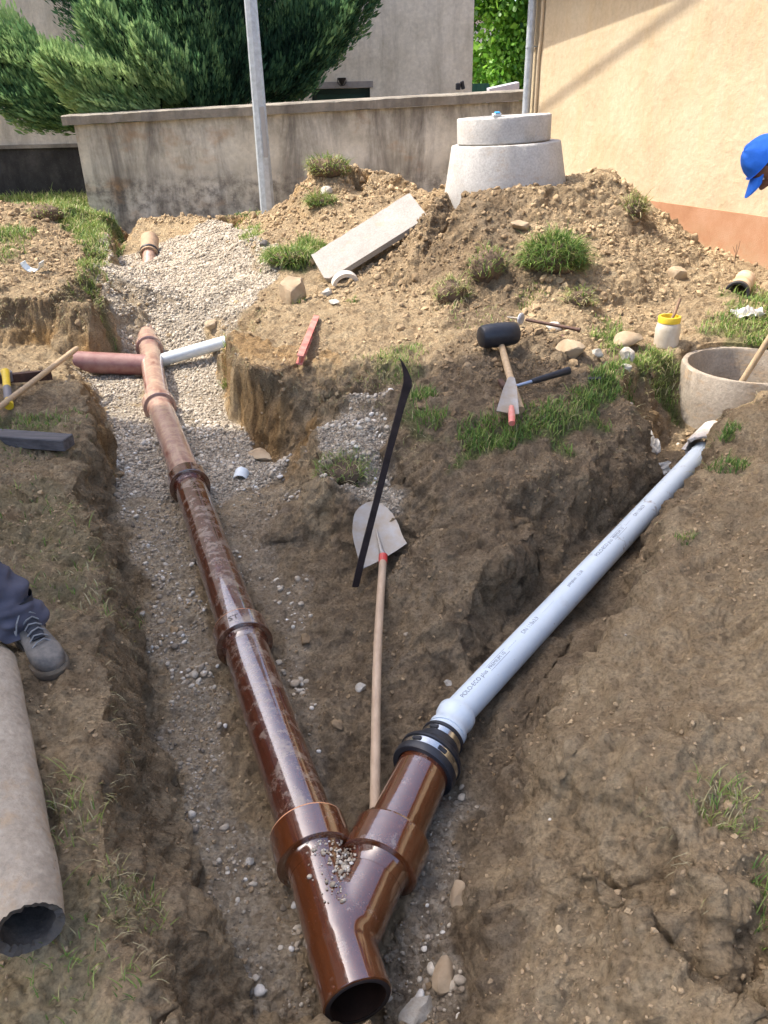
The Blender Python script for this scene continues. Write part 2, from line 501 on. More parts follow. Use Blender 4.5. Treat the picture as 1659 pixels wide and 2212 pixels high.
# peninsula grass edge and right flank
line((835, 852, .0), (880, 880, -.02), (930, 945, -.03), (1040, 958, -.03), (1130, 928, .0), (1250, 872, .02), (1330, 832, .03), (1395, 800, .03), (1462, 768, .0))
dots((930, 1010, -.14), (960, 1100, -.22), (1060, 1080, -.14), (1180, 1010, -.09), (1290, 940, -.07), (1370, 880, -.05), (960, 1230, -.31), (1040, 1240, -.25), (1150, 1130, -.17),
     (1260, 1040, -.16), (1340, 965, -.14), (860, 1180, -.4), (900, 1380, -.45), (1000, 1370, -.40))
line((1385, 985, -.44), (1405, 1050, -.48), (1330, 1128, -.49), (1180, 1255, -.51), (1080, 1370, -.53), (1000, 1475, -.55), (930, 1560, -.58), (840, 1700, -.6))
line((1470, 935, -.4), (1440, 980, -.44), (1475, 900, -.34))
dots((760, 1280, -.5), (700, 1190, -.5), (650, 1090, -.53), (800, 1500, -.55), (660, 1300, -.55), (900, 1560, -.58))
# right trench floor and right bank
line((1530, 905, -.36), (1512, 985, -.44), (1495, 1055, -.46), (1440, 1135, -.48), (1365, 1255, -.51), (1285, 1345, -.53), (1200, 1450, -.55), (1130, 1570, -.56), (1095, 1700, -.57), (1062, 1850, -.58), (1035, 1960, -.58), (1020, 2212, -.58))
line((1575, 880, -.08), (1545, 945, -.1), (1500, 1040, -.14), (1462, 1112, -.16), (1405, 1205, -.14), (1372, 1290, -.15), (1330, 1372, -.18), (1275, 1440, -.22), (1240, 1540, -.27), (1180, 1680, -.33), (1165, 1820, -.35), (1125, 1960, -.37), (1115, 2100, -.38), (1115, 2212, -.38))
line((1235, 1720, -.31), (1290, 1870, -.33), (1385, 2010, -.35), (1480, 2140, -.36), (1530, 2212, -.37))
line((1262, 1700, -.24), (1322, 1850, -.20), (1428, 1985, -.17), (1528, 2105, -.16), (1600, 2212, -.16))
dots((1659, 1000, .0), (1659, 1200, -.02), (1659, 1500, -.07), (1659, 1800, -.14), (1659, 2212, -.2), (1500, 1250, -.1), (1500, 1500, -.09), (1400, 1400, -.10), (1400, 1650, -.13),
     (1500, 1850, -.12), (1300, 1600, -.19), (1200, 1900, -.30), (1250, 2030, -.29), (1300, 2212, -.33), (1580, 950, -.05), (1620, 900, -.01), (1659, 860, .0))
p0, p1 = P(1100, 2212, -.44), P(1020, 2212, -.58)
dots((p0.x, -3, -.42), (p1.x, -3, -.58), (p0.x, .2, -.42), (p1.x, .2, -.58), (1.2, .2, -.12), (1.2, -3, -.1), (3, -3, 0), (3, .5, 0), (-1.6, -3, -.05), (-3, -3, 0), (-3, .5, -.02), (-3, 3, -.02), (3, 3, .02), (-6, 7, .05), (4.2, 5, 0), (2.9, 4.9, 0), world=True)
# tool mound
dots((960, 775, .10), (1050, 735, .2), (1130, 740, .19), (1200, 765, .14), (1250, 790, .08), (1000, 840, .06), (1090, 870, .07), (1180, 850, .07), (930, 870, .0), (920, 800, .04), (1040, 905, .03),
     (1300, 730, .06), (1400, 700, .05), (1435, 750, .02), (1340, 790, .05), (1600, 700, .05), (1659, 640, .03), (1659, 735, 0), (1500, 740, .02), (1560, 660, .06), (1100, 690, .08), (900, 720, .06))
# heap that carries the manhole cone
for _px, _py, _y in ((955, 424, 7.45), (1020, 418, 7.3), (1095, 408, 7.25), (1170, 404, 7.3), (1235, 402, 7.5), (1290, 380, 7.7), (1320, 378, 7.8), (1345, 400, 7.6)):
    _q = PY(_px, _py, _y); dots(_q, (_q.x * 1.12, _y + 1.0, _q.z - .02), world=True)
dots((1375, 440, .64), (1430, 490, .48), (1500, 550, .28), (1570, 590, .06), (1620, 612, .02),
     (880, 530, .38), (930, 480, .50), (1000, 500, .52), (1150, 480, .64), (1250, 450, .70), (1190, 530, .50), (1090, 570, .38), (1210, 610, .28), (1350, 520, .46), (1440, 590, .24), (1500, 640, .12),
     (1000, 640, .16), (880, 640, .10), (1320, 660, .11), (820, 590, .2), (760, 620, .1), (1120, 660, .12), (1400, 660, .08), (1300, 600, .28))
dots((1.3, 9.1, .5), (1.3, 10.2, .25), (2.4, 9.6, .4), (0.4, 9.4, .45), (-.2, 10.2, .25), (2.9, 9.2, .3), world=True)
# heap by the lamp post
for _px, _py, _y in ((610, 440, 10.9), (640, 412, 10.7), (690, 368, 10.4), (740, 356, 10.3), (800, 370, 10.3), (862, 374, 10.3), (888, 402, 10.2), (930, 420, 9.8)):
    dots(PY(_px, _py, _y), world=True)
dots((600, 500, .22), (560, 490, .18), (650, 540, .2), (700, 490, .36), (760, 525, .28), (800, 460, .46), (640, 490, .3), (860, 460, .46), (720, 560, .15), (700, 430, .58), (780, 420, .60))
dots((-1.2, 11.6, .25), (-.4, 11.7, .3), (.6, 11.5, .25), (-1.75, 11.7, .2), world=True)
# heap on the left block
dots((0, 440, .48), (60, 436, .50), (100, 450, .42), (118, 472, .32), (0, 500, .36), (60, 500, .34), (120, 520, .22), (180, 560, .13), (0, 560, .24), (80, 590, .14), (150, 600, .12), (150, 490, .2), (190, 530, .15))
dots((-4.7, 9.9, .2), (-3.9, 10.2, .18), (-5.5, 8.5, .3), (-6.2, 10, .15), world=True)
# outer ground
for x in (-14, -9, -5, 0, 5, 9, 14): dots((x, 13, .18), (x, 18, .1), (x, 70, .1), (x * 2, 100, .1), world=True)
dots((-60, -8, 0), (60, -8, 0), (-60, 100, 0), (60, 100, 0), (0, -8, -.3), (-14, 5, 0), (14, 5, 0), (7, 9, .0), (5, 7, 0), (-9, 11, .15), world=True)

v2 = [Vector((p.x, p.y)) for p in PT]
ov, oe, of, vo, eo, fo = delaunay_2d_cdt(v2, EDG, [], 0, 1e-5)
oz = []
for i, v in enumerate(ov):
    if vo[i]: oz.append(sum(PT[k].z for k in vo[i]) / len(vo[i]))
    else:
        # vertex made where two breaklines cross: take the nearest input point's height
        k = min(range(len(PT)), key=lambda q: (v2[q] - v).length); oz.append(PT[k].z)
TV = np.array([(v.x, v.y, z) for v, z in zip(ov, oz)])
TF = np.array([f for f in of if len(f) == 3])

# grid: dense in front of the viewer's ground, coarse outside
ys = [-8, -6, -4.5, -3, -2, -1.2, -.6, -.2, 0.1, .3, .45]
y = .55
while y < 13.2:
    ys.append(y); y += .0042 + .00165 * y
st = .04
while y < 100:
    ys.append(y); y += st; st *= 1.13
ys = np.array(ys)
uc = np.linspace(-1, 1, 980)
ext = [1.0 + 0.02 * (1.28 ** k) for k in range(1, 22)]
us = np.concatenate([-np.array(ext[::-1]), uc, np.array(ext)])
def halfw(y): return 1.25 + .60 * np.maximum(y, 0)
GY, GU = np.meshgrid(ys, us, indexing='ij')
GX = GU * halfw(GY)
def zone_noise(x, y):
    return fbm(x, y, 0 * x, .35, 4, 91)
WX = GX + .035 * fbm(GX, GY, 0 * GX, .22, 4, 3) + .05 * fbm(GX, GY, 0 * GX, .8, 2, 8)
WY = GY + .035 * fbm(GX, GY, 0 * GX, .22, 4, 5) + .05 * fbm(GX, GY, 0 * GX, .8, 2, 9)
far = np.clip((GY - 12.8) / 1.0, 0, 1); WX = GX * far + WX * (1 - far); WY = GY * far + WY * (1 - far)

def tri_interp(X, Y):
    shp = X.shape; X = X.ravel(); Y = Y.ravel()
    Z = np.full(X.shape, np.nan)
    order = np.argsort(Y); Ys = Y[order]
    for a, b, c in TF:
        A, B, D = TV[a], TV[b], TV[c]
        ymin = min(A[1], B[1], D[1]); ymax = max(A[1], B[1], D[1])
        i0 = np.searchsorted(Ys, ymin - 1e-6); i1 = np.searchsorted(Ys, ymax + 1e-6)
        idx = order[i0:i1]
        if len(idx) == 0: continue
        x = X[idx]
        k = (x >= min(A[0], B[0], D[0]) - 1e-6) & (x <= max(A[0], B[0], D[0]) + 1e-6)
        idx = idx[k]
        if len(idx) == 0: continue
        x = X[idx]; y = Y[idx]
        det = (B[1] - D[1]) * (A[0] - D[0]) + (D[0] - B[0]) * (A[1] - D[1])
        if abs(det) < 1e-12: continue
        l1 = ((B[1] - D[1]) * (x - D[0]) + (D[0] - B[0]) * (y - D[1])) / det
        l2 = ((D[1] - A[1]) * (x - D[0]) + (A[0] - D[0]) * (y - D[1])) / det
        l3 = 1 - l1 - l2
        k = (l1 > -1e-6) & (l2 > -1e-6) & (l3 > -1e-6)
        Z[idx[k]] = l1[k] * A[2] + l2[k] * B[2] + l3[k] * D[2]
    Z[np.isnan(Z)] = 0
    return Z.reshape(shp)
GZ = tri_interp(WX, WY)
# soften the creases a little
for it in range(3):
    Zp = np.pad(GZ, 1, mode='edge')
    sm = (Zp[:-2, 1:-1] + Zp[2:, 1:-1] + Zp[1:-1, :-2] + Zp[1:-1, 2:] + 2 * GZ) / 6
    GZ = sm

GZ -= .12 * np.exp(-((GX + .09) ** 2 + (GY - 1.04) ** 2) / .045)
# the ground inside and in front of the buried ring
RING_C = Vector((2.44, 4.93, 0)); RING_R = .42
dr = np.hypot(GX - RING_C.x, GY - RING_C.y)
GZ = np.where(dr < RING_R - .02, np.minimum(GZ, -.42), GZ)

def poly_mask(poly, z, soft=.06, warp=.10, world=False):
    pts = [(p if world else P(p[0], p[1], z)) for p in poly]
    px = np.array([p[0] for p in pts]); py = np.array([p[1] for p in pts])
    x = GX + warp * ZN1; y = GY + warp * ZN2
    m = np.zeros(GX.shape, bool)
    r0 = np.searchsorted(ys, py.min() - .3); r1 = np.searchsorted(ys, py.max() + .3)
    xs = x[r0:r1]; yy = y[r0:r1]; mm = np.zeros(xs.shape, bool)
    n = len(px)
    for i in range(n):
        j = (i - 1) % n
        c = ((py[i] > yy) != (py[j] > yy)) & (xs < (px[j] - px[i]) * (yy - py[i]) / (py[j] - py[i] + 1e-12) + px[i])
        mm ^= c
    m[r0:r1] = mm
    return m.astype(float)
ZN1 = fbm(GX, GY, 0 * GX, .25, 4, 41); ZN2 = fbm(GX, GY, 0 * GX, .25, 4, 47)
GR = np.zeros(GX.shape)
for poly, z, w in [
    ([(222, 575), (262, 560), (400, 548), (500, 525), (545, 560), (600, 620), (590, 660), (520, 700), (492, 725), (486, 775), (440, 800), (360, 812), (300, 760), (222, 775)], -.2, 1.0),
    ([(165, 812), (300, 820), (315, 870), (230, 885), (200, 850)], -.5, .95),
    ([(222, 895), (330, 880), (480, 872), (540, 935), (600, 1005), (650, 1010), (600, 1035), (480, 1065), (430, 1050), (340, 1065), (258, 1070), (230, 960)], -.52, .95),
    ([(250, 1065), (390, 1060), (440, 1250), (480, 1400), (560, 1700), (640, 1950), (700, 2212), (560, 2212), (460, 1900), (400, 1680), (345, 1430), (300, 1250)], -.57, .45),
    ([(950, 1690), (1070, 1740), (1045, 1900), (1010, 2100), (970, 2240), (860, 2240), (860, 2050), (920, 1850)], -.58, .5),
    ([(680, 915), (760, 890), (835, 890), (862, 960), (850, 1045), (790, 1062), (700, 1010)], -.18, .9),
    ([(440, 1060), (700, 1080), (620, 1160), (560, 1300), (500, 1200)], -.56, .3),
    ([(560, 1300), (640, 1250), (720, 1500), (760, 1750), (700, 1800), (620, 1500)], -.58, .25)]:
    GR = np.maximum(GR, poly_mask(poly, z) * w)
GN = np.zeros(GX.shape)
for poly, z, w in [
    ([(-60, 425), (175, 422), (260, 468), (215, 500), (238, 530), (210, 545), (130, 500), (110, 462), (60, 432), (-60, 440)], .16, 1.0),
    ([(-400, 400), (180, 400), (180, 425), (-400, 450)], .12, 1.0),
    ([(0, 480), (40, 480), (60, 530), (0, 540)], .35, .5),
    ([(190, 560), (214, 550), (214, 640), (195, 650)], .12, .6),
    ([(575, 545), (690, 535), (680, 565), (590, 570)], .16, .8),
    ([(510, 478), (545, 495), (565, 530), (540, 520)], .16, .6),
    ([(780, 790), (860, 750), (900, 790), (860, 830)], .02, .5),
    ([(890, 850), (930, 850), (960, 930), (900, 900)], 0, .6),
    ([(1000, 930), (1130, 915), (1250, 860), (1340, 800), (1390, 800), (1300, 870), (1130, 955), (1010, 965)], .0, .75),
    ([(1280, 700), (1330, 700), (1340, 770), (1290, 740)], .05, .6),
    ([(1370, 770), (1470, 765), (1462, 800), (1380, 810)], .0, .8),
    ([(1540, 720), (1600, 650), (1800, 600), (1800, 760), (1600, 745)], .03, .6),
    ([(0, 880), (120, 890), (100, 960), (0, 960)], -.12, .45),
    ([(0, 1030), (150, 1040), (200, 1280), (120, 1330), (60, 1200), (0, 1200)], -.09, .22),
    ([(0, 1900), (260, 1850), (330, 2212), (0, 2212)], -.1, .2)]:
    GN = np.maximum(GN, poly_mask(poly, z, warp=.14) * w)
BL = np.zeros(GX.shape)      # darker earth; shade is painted in too, strongest in the trench
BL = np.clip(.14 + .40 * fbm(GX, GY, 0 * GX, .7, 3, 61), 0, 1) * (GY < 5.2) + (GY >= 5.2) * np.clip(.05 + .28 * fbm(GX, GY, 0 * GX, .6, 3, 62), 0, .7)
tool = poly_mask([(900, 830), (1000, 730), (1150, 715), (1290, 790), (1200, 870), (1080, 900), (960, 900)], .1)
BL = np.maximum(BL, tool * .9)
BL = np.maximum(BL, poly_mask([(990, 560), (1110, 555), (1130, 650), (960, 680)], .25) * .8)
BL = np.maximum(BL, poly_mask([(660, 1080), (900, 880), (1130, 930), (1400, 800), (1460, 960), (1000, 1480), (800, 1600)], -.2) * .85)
BL = np.maximum(BL, poly_mask([(1530, 905), (1570, 900), (1478, 1075), (1405, 1205), (1338, 1350), (1262, 1450), (1190, 1640), (1165, 1820), (1120, 1960), (1105, 2300), (930, 2300), (930, 1700), (1000, 1475), (1180, 1255), (1330, 1128), (1385, 985)], -.42, warp=.12) * .88)  # damp right trench, darkened in colour to supply its missing shade
BL = np.maximum(BL, poly_mask([(178, 900), (235, 900), (262, 1080), (330, 1420), (430, 1780), (560, 2300), (380, 2300), (262, 1880), (240, 1490), (255, 1330), (190, 1130)], -.3, warp=.09) * .5)  # left bank face, shade put into the soil colour
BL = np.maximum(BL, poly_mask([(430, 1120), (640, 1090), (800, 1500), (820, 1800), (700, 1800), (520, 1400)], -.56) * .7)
def blur(m, n_):
    for _ in range(n_):
        q = np.pad(m, 1, mode='edge'); m = (q[:-2, 1:-1] + q[2:, 1:-1] + q[1:-1, :-2] + q[1:-1, 2:] + q[1:-1, 1:-1]) / 5
    return m
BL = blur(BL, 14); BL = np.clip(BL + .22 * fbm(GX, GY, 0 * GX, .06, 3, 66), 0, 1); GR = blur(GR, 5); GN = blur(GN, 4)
CL = np.zeros(GX.shape)      # yellow clay faces
gy_, gx_ = np.gradient(GZ); dx = np.gradient(GX, axis=1); dyv = np.gradient(GY, axis=0)
slope = np.hypot(gx_ / dx, gy_ / dyv)
CL = np.clip((slope - .7) / 1.0, 0, 1) * (GY > 4.4) * (1 - GR)
CL = np.maximum(CL, poly_mask([(640, 1000), (560, 1000), (500, 800), (640, 840), (760, 860), (740, 900)], -.35) * .8)
CL = np.clip(CL + .0, 0, 1) * np.clip(.75 + .6 * ZN1, 0, 1)
GR *= np.clip(1.5 - slope * .8, 0, 1)
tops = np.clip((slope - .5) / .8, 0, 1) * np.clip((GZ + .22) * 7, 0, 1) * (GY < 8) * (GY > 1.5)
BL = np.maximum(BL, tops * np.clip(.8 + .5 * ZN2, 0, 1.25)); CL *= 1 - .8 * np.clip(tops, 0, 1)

# displacement along the surface normal
Nx = -(gx_ / dx); Ny = -(gy_ / dyv); L = np.sqrt(Nx ** 2 + Ny ** 2 + 1)
Nx, Ny, Nz = Nx / L, Ny / L, 1 / L
fadeout = np.clip(1 - (GY - 12.6) / .8, 0.05, 1) * np.clip((12 - np.abs(GU) * 3) / 9, 0, 1)
rough = (1 - .55 * np.clip(GR * 1.2, 0, 1))
d = (.030 + .016 * (GY < 4.6) * (1 - np.clip(GR * 2, 0, 1))) * fbm(GX, GY, GZ, .33, 2, 21)
rid = 1 - np.abs(fbm(GX, GY, GZ * 1.3, .16, 3, 23))
d += .020 * (rid - .6)
d += .017 * fbm(GX, GY, GZ, .06, 3, 29, .62)
d += .006 * fbm(GX, GY, GZ, .018, 2, 30, .6) * (GY < 6)
d -= .03 * np.clip(fbm(GX, GY, GZ, .12, 3, 33) - .45, 0, 1)
steep = np.clip((slope - .6) / 1.2, 0, 1)
d += steep * .018 * fbm(GX, GY, GZ * .35, .07, 3, 31, .6)
nearb = (GY < 5.4) * (1 - np.clip(GR * 2, 0, 1))
q_ = fbm(GX, GY, GZ, .19, 4, 37, .55) * 3.2 + .6 * ZN1
fq = q_ - np.floor(q_)
d += nearb * .013 * (np.floor(q_) + np.clip((fq - .38) / .24, 0, 1)) * np.clip(.5 + fbm(GX, GY, 0 * GX, .9, 2, 38), 0, 1.2)     # crusty ledges left by the spade
bil = np.abs(fbm(GX, GY, GZ, .085, 3, 39, .6))
d += nearb * .022 * (bil - .3) * np.clip(.35 + fbm(GX, GY, 0 * GX, .5, 2, 40), 0, 1)
for (hx, hy, hz_, hr, hd_) in ((620, 842, -.17, .15, .13), (700, 872, -.14, .13, .11), (545, 850, -.25, .10, .06), (1180, 1180, -.34, .16, .05), (1050, 1300, -.36, .14, .05)):
    hp = P(hx, hy, hz_); gg = np.exp(-(((GX - hp.x) ** 2 + (GY - hp.y) ** 2 + (GZ - hp.z) ** 2) / hr ** 2)); d -= hd_ * gg * np.clip(slope * 1.5 - .3, 0, 1)
lump = np.clip(fbm(GX, GY, GZ, .10, 2, 35) - .15, 0, 1)
d += .03 * lump * np.clip(fbm(GX, GY, 0 * GZ, .7, 2, 36) + .3, 0, 1)
d *= rough * fadeout * (dr > RING_R + .02)
d += -.5 * 0
VX = GX + Nx * d; VY = GY + Ny * d; VZ = GZ + Nz * d
# hollow under the turf on the left face of the peninsula
nr, nc = GX.shape
verts = np.stack([VX, VY, VZ], -1).reshape(-1, 3)
ii = np.arange(nr * nc).reshape(nr, nc)
faces = np.stack([ii[:-1, :-1], ii[:-1, 1:], ii[1:, 1:], ii[1:, :-1]], -1).reshape(-1, 4)
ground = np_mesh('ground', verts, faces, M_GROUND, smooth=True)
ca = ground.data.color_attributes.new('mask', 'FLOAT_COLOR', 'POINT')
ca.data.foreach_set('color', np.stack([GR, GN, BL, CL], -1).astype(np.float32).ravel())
set_tags(ground, 'trodden earth, gravel and clay dug open by a forked trench', None, None, 'structure')

def gidx(x, y):
    r = np.clip(np.searchsorted(ys, y), 1, nr - 1)
    u = x / halfw(np.asarray(y, float))
    c = np.clip(np.searchsorted(us, u), 1, nc - 1)
    return r, c
def gz(x, y):
    r, c = gidx(x, y)
    return float(np.mean(VZ[r - 1:r + 1, c - 1:c + 1]))
def on(px, py, z0=0.0):
    """point of the ground seen along a photo ray"""
    d = ray(px, py); lo = .5
    t = .6
    while t < 40:
        q = Vector((0, 0, CAM_H)) + d * t
        if q.z < gz(q.x, q.y): break
        t += .02
    return Vector((q.x, q.y, gz(q.x, q.y)))

# ------------------------------------------------------------------ scatter: stones, clods, grass
def ico(sub):
    import bmesh
    bm = bmesh.new(); bmesh.ops.create_icosphere(bm, subdivisions=sub, radius=1)
    v = np.array([x.co[:] for x in bm.verts]); f = np.array([[q.index for q in p.verts] for p in bm.faces]); bm.free()
    return v, f
I1 = ico(1); I2 = ico(2); I3 = ico(3)
def protos(base, n, rough, flat, seed, angular=0.0):
    out = []
    for i in range(n):
        v = base[0].copy(); s = 1 + rough * vn(v[:, 0] * 1.3 + i * 7, v[:, 1] * 1.3, v[:, 2] * 1.3, seed + i)
        if angular:
            rg = np.random.default_rng(seed + i)
            for k in range(7):
                nrm = rg.normal(size=3); nrm /= np.linalg.norm(nrm); h = rg.uniform(.55, .85)
                dd = v @ nrm; v = v - np.where(dd > h, dd - h, 0)[:, None] * nrm * angular
        v = v * s[:, None]
        v[:, 2] *= flat
        out.append(v)
    return out
def scatter(name, m, base, pr, pos, nrm, size, tint, smooth, sink=.3, asp=(.7, 1.3), lit=None):
    N = len(pos)
    if N == 0: return None
    nb = len(base[0]); which = RNG.integers(0, len(pr), N)
    P0 = np.array(pr)[which]
    sc = size[:, None] * RNG.uniform(asp[0], asp[1], (N, 3))
    P0 = P0 * sc[:, None, :]
    a = RNG.uniform(0, 2 * math.pi, N); ca_, sa_ = np.cos(a), np.sin(a)
    X = P0[:, :, 0] * ca_[:, None] - P0[:, :, 1] * sa_[:, None]; Y = P0[:, :, 0] * sa_[:, None] + P0[:, :, 1] * ca_[:, None]
    Zc = P0[:, :, 2]
    tl = RNG.uniform(-.5, .5, N); X, Zc = X * np.cos(tl)[:, None] - Zc * np.sin(tl)[:, None], X * np.sin(tl)[:, None] + Zc * np.cos(tl)[:, None]
    loc = np.stack([X, Y, Zc], -1)
    # tip onto the slope
    up = nrm; t1 = np.cross(up, np.array([0, 1, 0.01])); t1 /= np.linalg.norm(t1, axis=1)[:, None]; t2 = np.cross(up, t1)
    W = loc[:, :, 0:1] * t1[:, None] + loc[:, :, 1:2] * t2[:, None] + loc[:, :, 2:3] * up[:, None]
    W += (pos + up * (size * (1 - 2 * sink) * .5)[:, None])[:, None]
    V = W.reshape(-1, 3); F = (base[1][None] + (np.arange(N) * nb)[:, None, None]).reshape(-1, 3)
    return np_mesh(name, V, F, m, smooth, np.repeat(tint, nb))
area = np.abs(dx * dyv)
def pick(weight, n):
    w = (weight * 1.0).ravel(); c = np.cumsum(w); k = np.searchsorted(c, RNG.uniform(0, c[-1], n))
    p = np.stack([VX.ravel()[k], VY.ravel()[k], VZ.ravel()[k]], -1)
    nn = np.stack([Nx.ravel()[k], Ny.ravel()[k], Nz.ravel()[k]], -1)
    p[:, :2] += RNG.uniform(-.5, .5, (n, 2)) * np.stack([dx.ravel()[k], dyv.ravel()[k]], -1)
    return p, nn, k
vis = (np.hypot(GX + .09, GY - 1.06) > .16) * (GY < 12.4) & (np.abs(GU) < 1) & (GY > .6) & (dr > RING_R + .03)
mixw = area ** .55 * vis
# pebbles of the gravel
n1 = 42000
p, nn, k = pick(mixw * (GR ** 2.3) * (.3 + 1.2 * np.clip(fbm(GX, GY, 0 * GX, .18, 3, 77) + .45, 0, 1)), n1)
sz = (.0026 + .0008 * p[:, 1]) * np.exp(RNG.normal(0, .42, n1)); sz = np.clip(sz, .0025, .024)
tn = np.clip(RNG.beta(3.6, 3.8, n1) + .02 - .12 * (p[:, 1] < 4.4), 0, 1)
g1 = scatter('gravel', M_GRAVEL, I1, protos(I1, 10, .25, .75, 5), p, nn, sz, tn, True, .3)
set_tags(g1, 'pale crushed gravel bedding the pipes in the trench', 'gravel', None, 'stuff')
# bigger, rounder pebbles lying loose near the viewer
n2 = 1500
pebw = mixw * np.maximum(GR * 1.0, .001) * (GY < 5.5) * np.clip(fbm(GX, GY, 0 * GX, .16, 2, 78) + .1, 0, 1) ** 1.3
p, nn, k = pick(pebw, n2)
sz = np.clip(.0085 * np.exp(RNG.normal(0, .38, n2)), .004, .02)
g2 = scatter('pebbles', M_GRAVEL, I2, protos(I2, 12, .28, .68, 15), p, nn, sz, np.clip(RNG.uniform(.1, 1.0, n2), 0, 1), True, .2)
set_tags(g2, 'rounded white and grey pebbles strewn over the trench floor', 'pebbles', None, 'stuff')
# clods of earth
cw = mixw * (1 - GR * .9) * (1 - GN * .5) * (.12 + 1.5 * np.clip(fbm(GX, GY, 0 * GX, .5, 3, 79) + .15, 0, 1) + 1.3 * ((GZ > .12) & (GY > 5.2)) + 1.2 * tool)
n3 = 60000
p, nn, k = pick(cw, n3)
sz = np.clip((.0024 + .0008 * p[:, 1]) * np.exp(RNG.normal(0, .6, n3)), .002, np.where(p[:, 1] < 4.5, .010, .04))
near_dark = BL.ravel()[k]
tn = np.clip((.56 - .42 * near_dark) * np.where(p[:, 1] < 4.6, .80, 1.0) + RNG.normal(0, .09, n3), 0, 1)
g3 = scatter('soil_clods', M_CLOD, I1, protos(I1, 12, .5, .85, 25, .9), p, nn, sz, tn, False, .3)
set_tags(g3, 'crumbled clods of earth on heaps and trench sides', 'clods', None, 'stuff')
n4 = 1200
p, nn, k = pick(cw * (1.0 * ((GZ > .1) & (GY > 5.2)) + 1.0 * (tool > 0) + .12 * (GY < 4)), n4)
sz = np.clip((.007 + .0022 * p[:, 1]) * np.exp(RNG.normal(0, .35, n4)), .006, .06)
tn = np.clip((.58 - .45 * BL.ravel()[k]) * np.where(p[:, 1] < 4.6, .72, 1.0) + RNG.normal(0, .08, n4), 0, 1)
g4 = scatter('soil_lumps', M_CLOD, I3, protos(I3, 14, .45, .8, 55, .9), p, nn, sz, tn, True, .35)
set_tags(g4, 'larger lumps of dried earth on the spoil heaps', 'clods', None, 'stuff')

def blades(pos, length, tint, lean=.5, width=.0022, nrm=None, droop=.5):
    """curved tapered blades, 3 segments each"""
    N = len(pos)
    a = RNG.uniform(0, 2 * math.pi, N); hor = np.stack([np.cos(a), np.sin(a), 0 * a], -1)
    up = np.array([0, 0, 1.0]) if nrm is None else nrm
    lean_ = np.abs(RNG.normal(0, lean, N))[:, None]
    d0 = up + hor * lean_; d0 = d0 / np.linalg.norm(d0, axis=1)[:, None]
    side = np.stack([-hor[:, 1], hor[:, 0], 0 * a], -1)
    pts = []
    L = length[:, None]
    cur = pos.copy(); dd = d0.copy()
    w = [1, .85, .55, .06]
    V = []
    for i in range(4):
        ww = (width if np.isscalar(width) else width[:, None]) * w[i]
        V.append(cur - side * ww); V.append(cur + side * ww)
        cur = cur + dd * L / 3
        dd = dd + (hor * .35 + np.array([0, 0, -1.0]) * droop) * RNG.uniform(.3, 1.0, N)[:, None]
        dd = dd / np.linalg.norm(dd, axis=1)[:, None]
    V = np.stack(V, 1)
    base = np.array([[0, 1, 3, 2], [2, 3, 5, 4], [4, 5, 7, 6]])
    F = (base[None] + (np.arange(N) * 8)[:, None, None]).reshape(-1, 4)
    return V.reshape(-1, 3), F, np.repeat(tint, 8)
def join(parts):
    V = []; F = []; T = []; k = 0
    for v, f, t in parts:
        V.append(v); F.append(f + k); T.append(t); k += len(v)
    return np.concatenate(V), np.concatenate(F), np.concatenate(T)
def tuft(c, r, n, ln, green, ry=None, lean=.5, droop=.5, dens=1.0, z=None):
    a = RNG.uniform(0, 2 * math.pi, n); q = np.sqrt(RNG.uniform(0, 1, n))
    x = c[0] + r * q * np.cos(a); yy = c[1] + (ry or r) * q * np.sin(a)
    rr, cc = gidx(x, yy)
    zz = VZ[rr, cc] if z is None else np.full(n, z)
    pos = np.stack([x, yy, zz - .004], -1)
    D = math.hypot(c[0], c[1])
    return blades(pos, ln * np.exp(RNG.normal(0, .3, n)), np.clip(green + RNG.normal(0, .2, n), 0, 1), lean, .0011 + .00042 * D, None, droop)
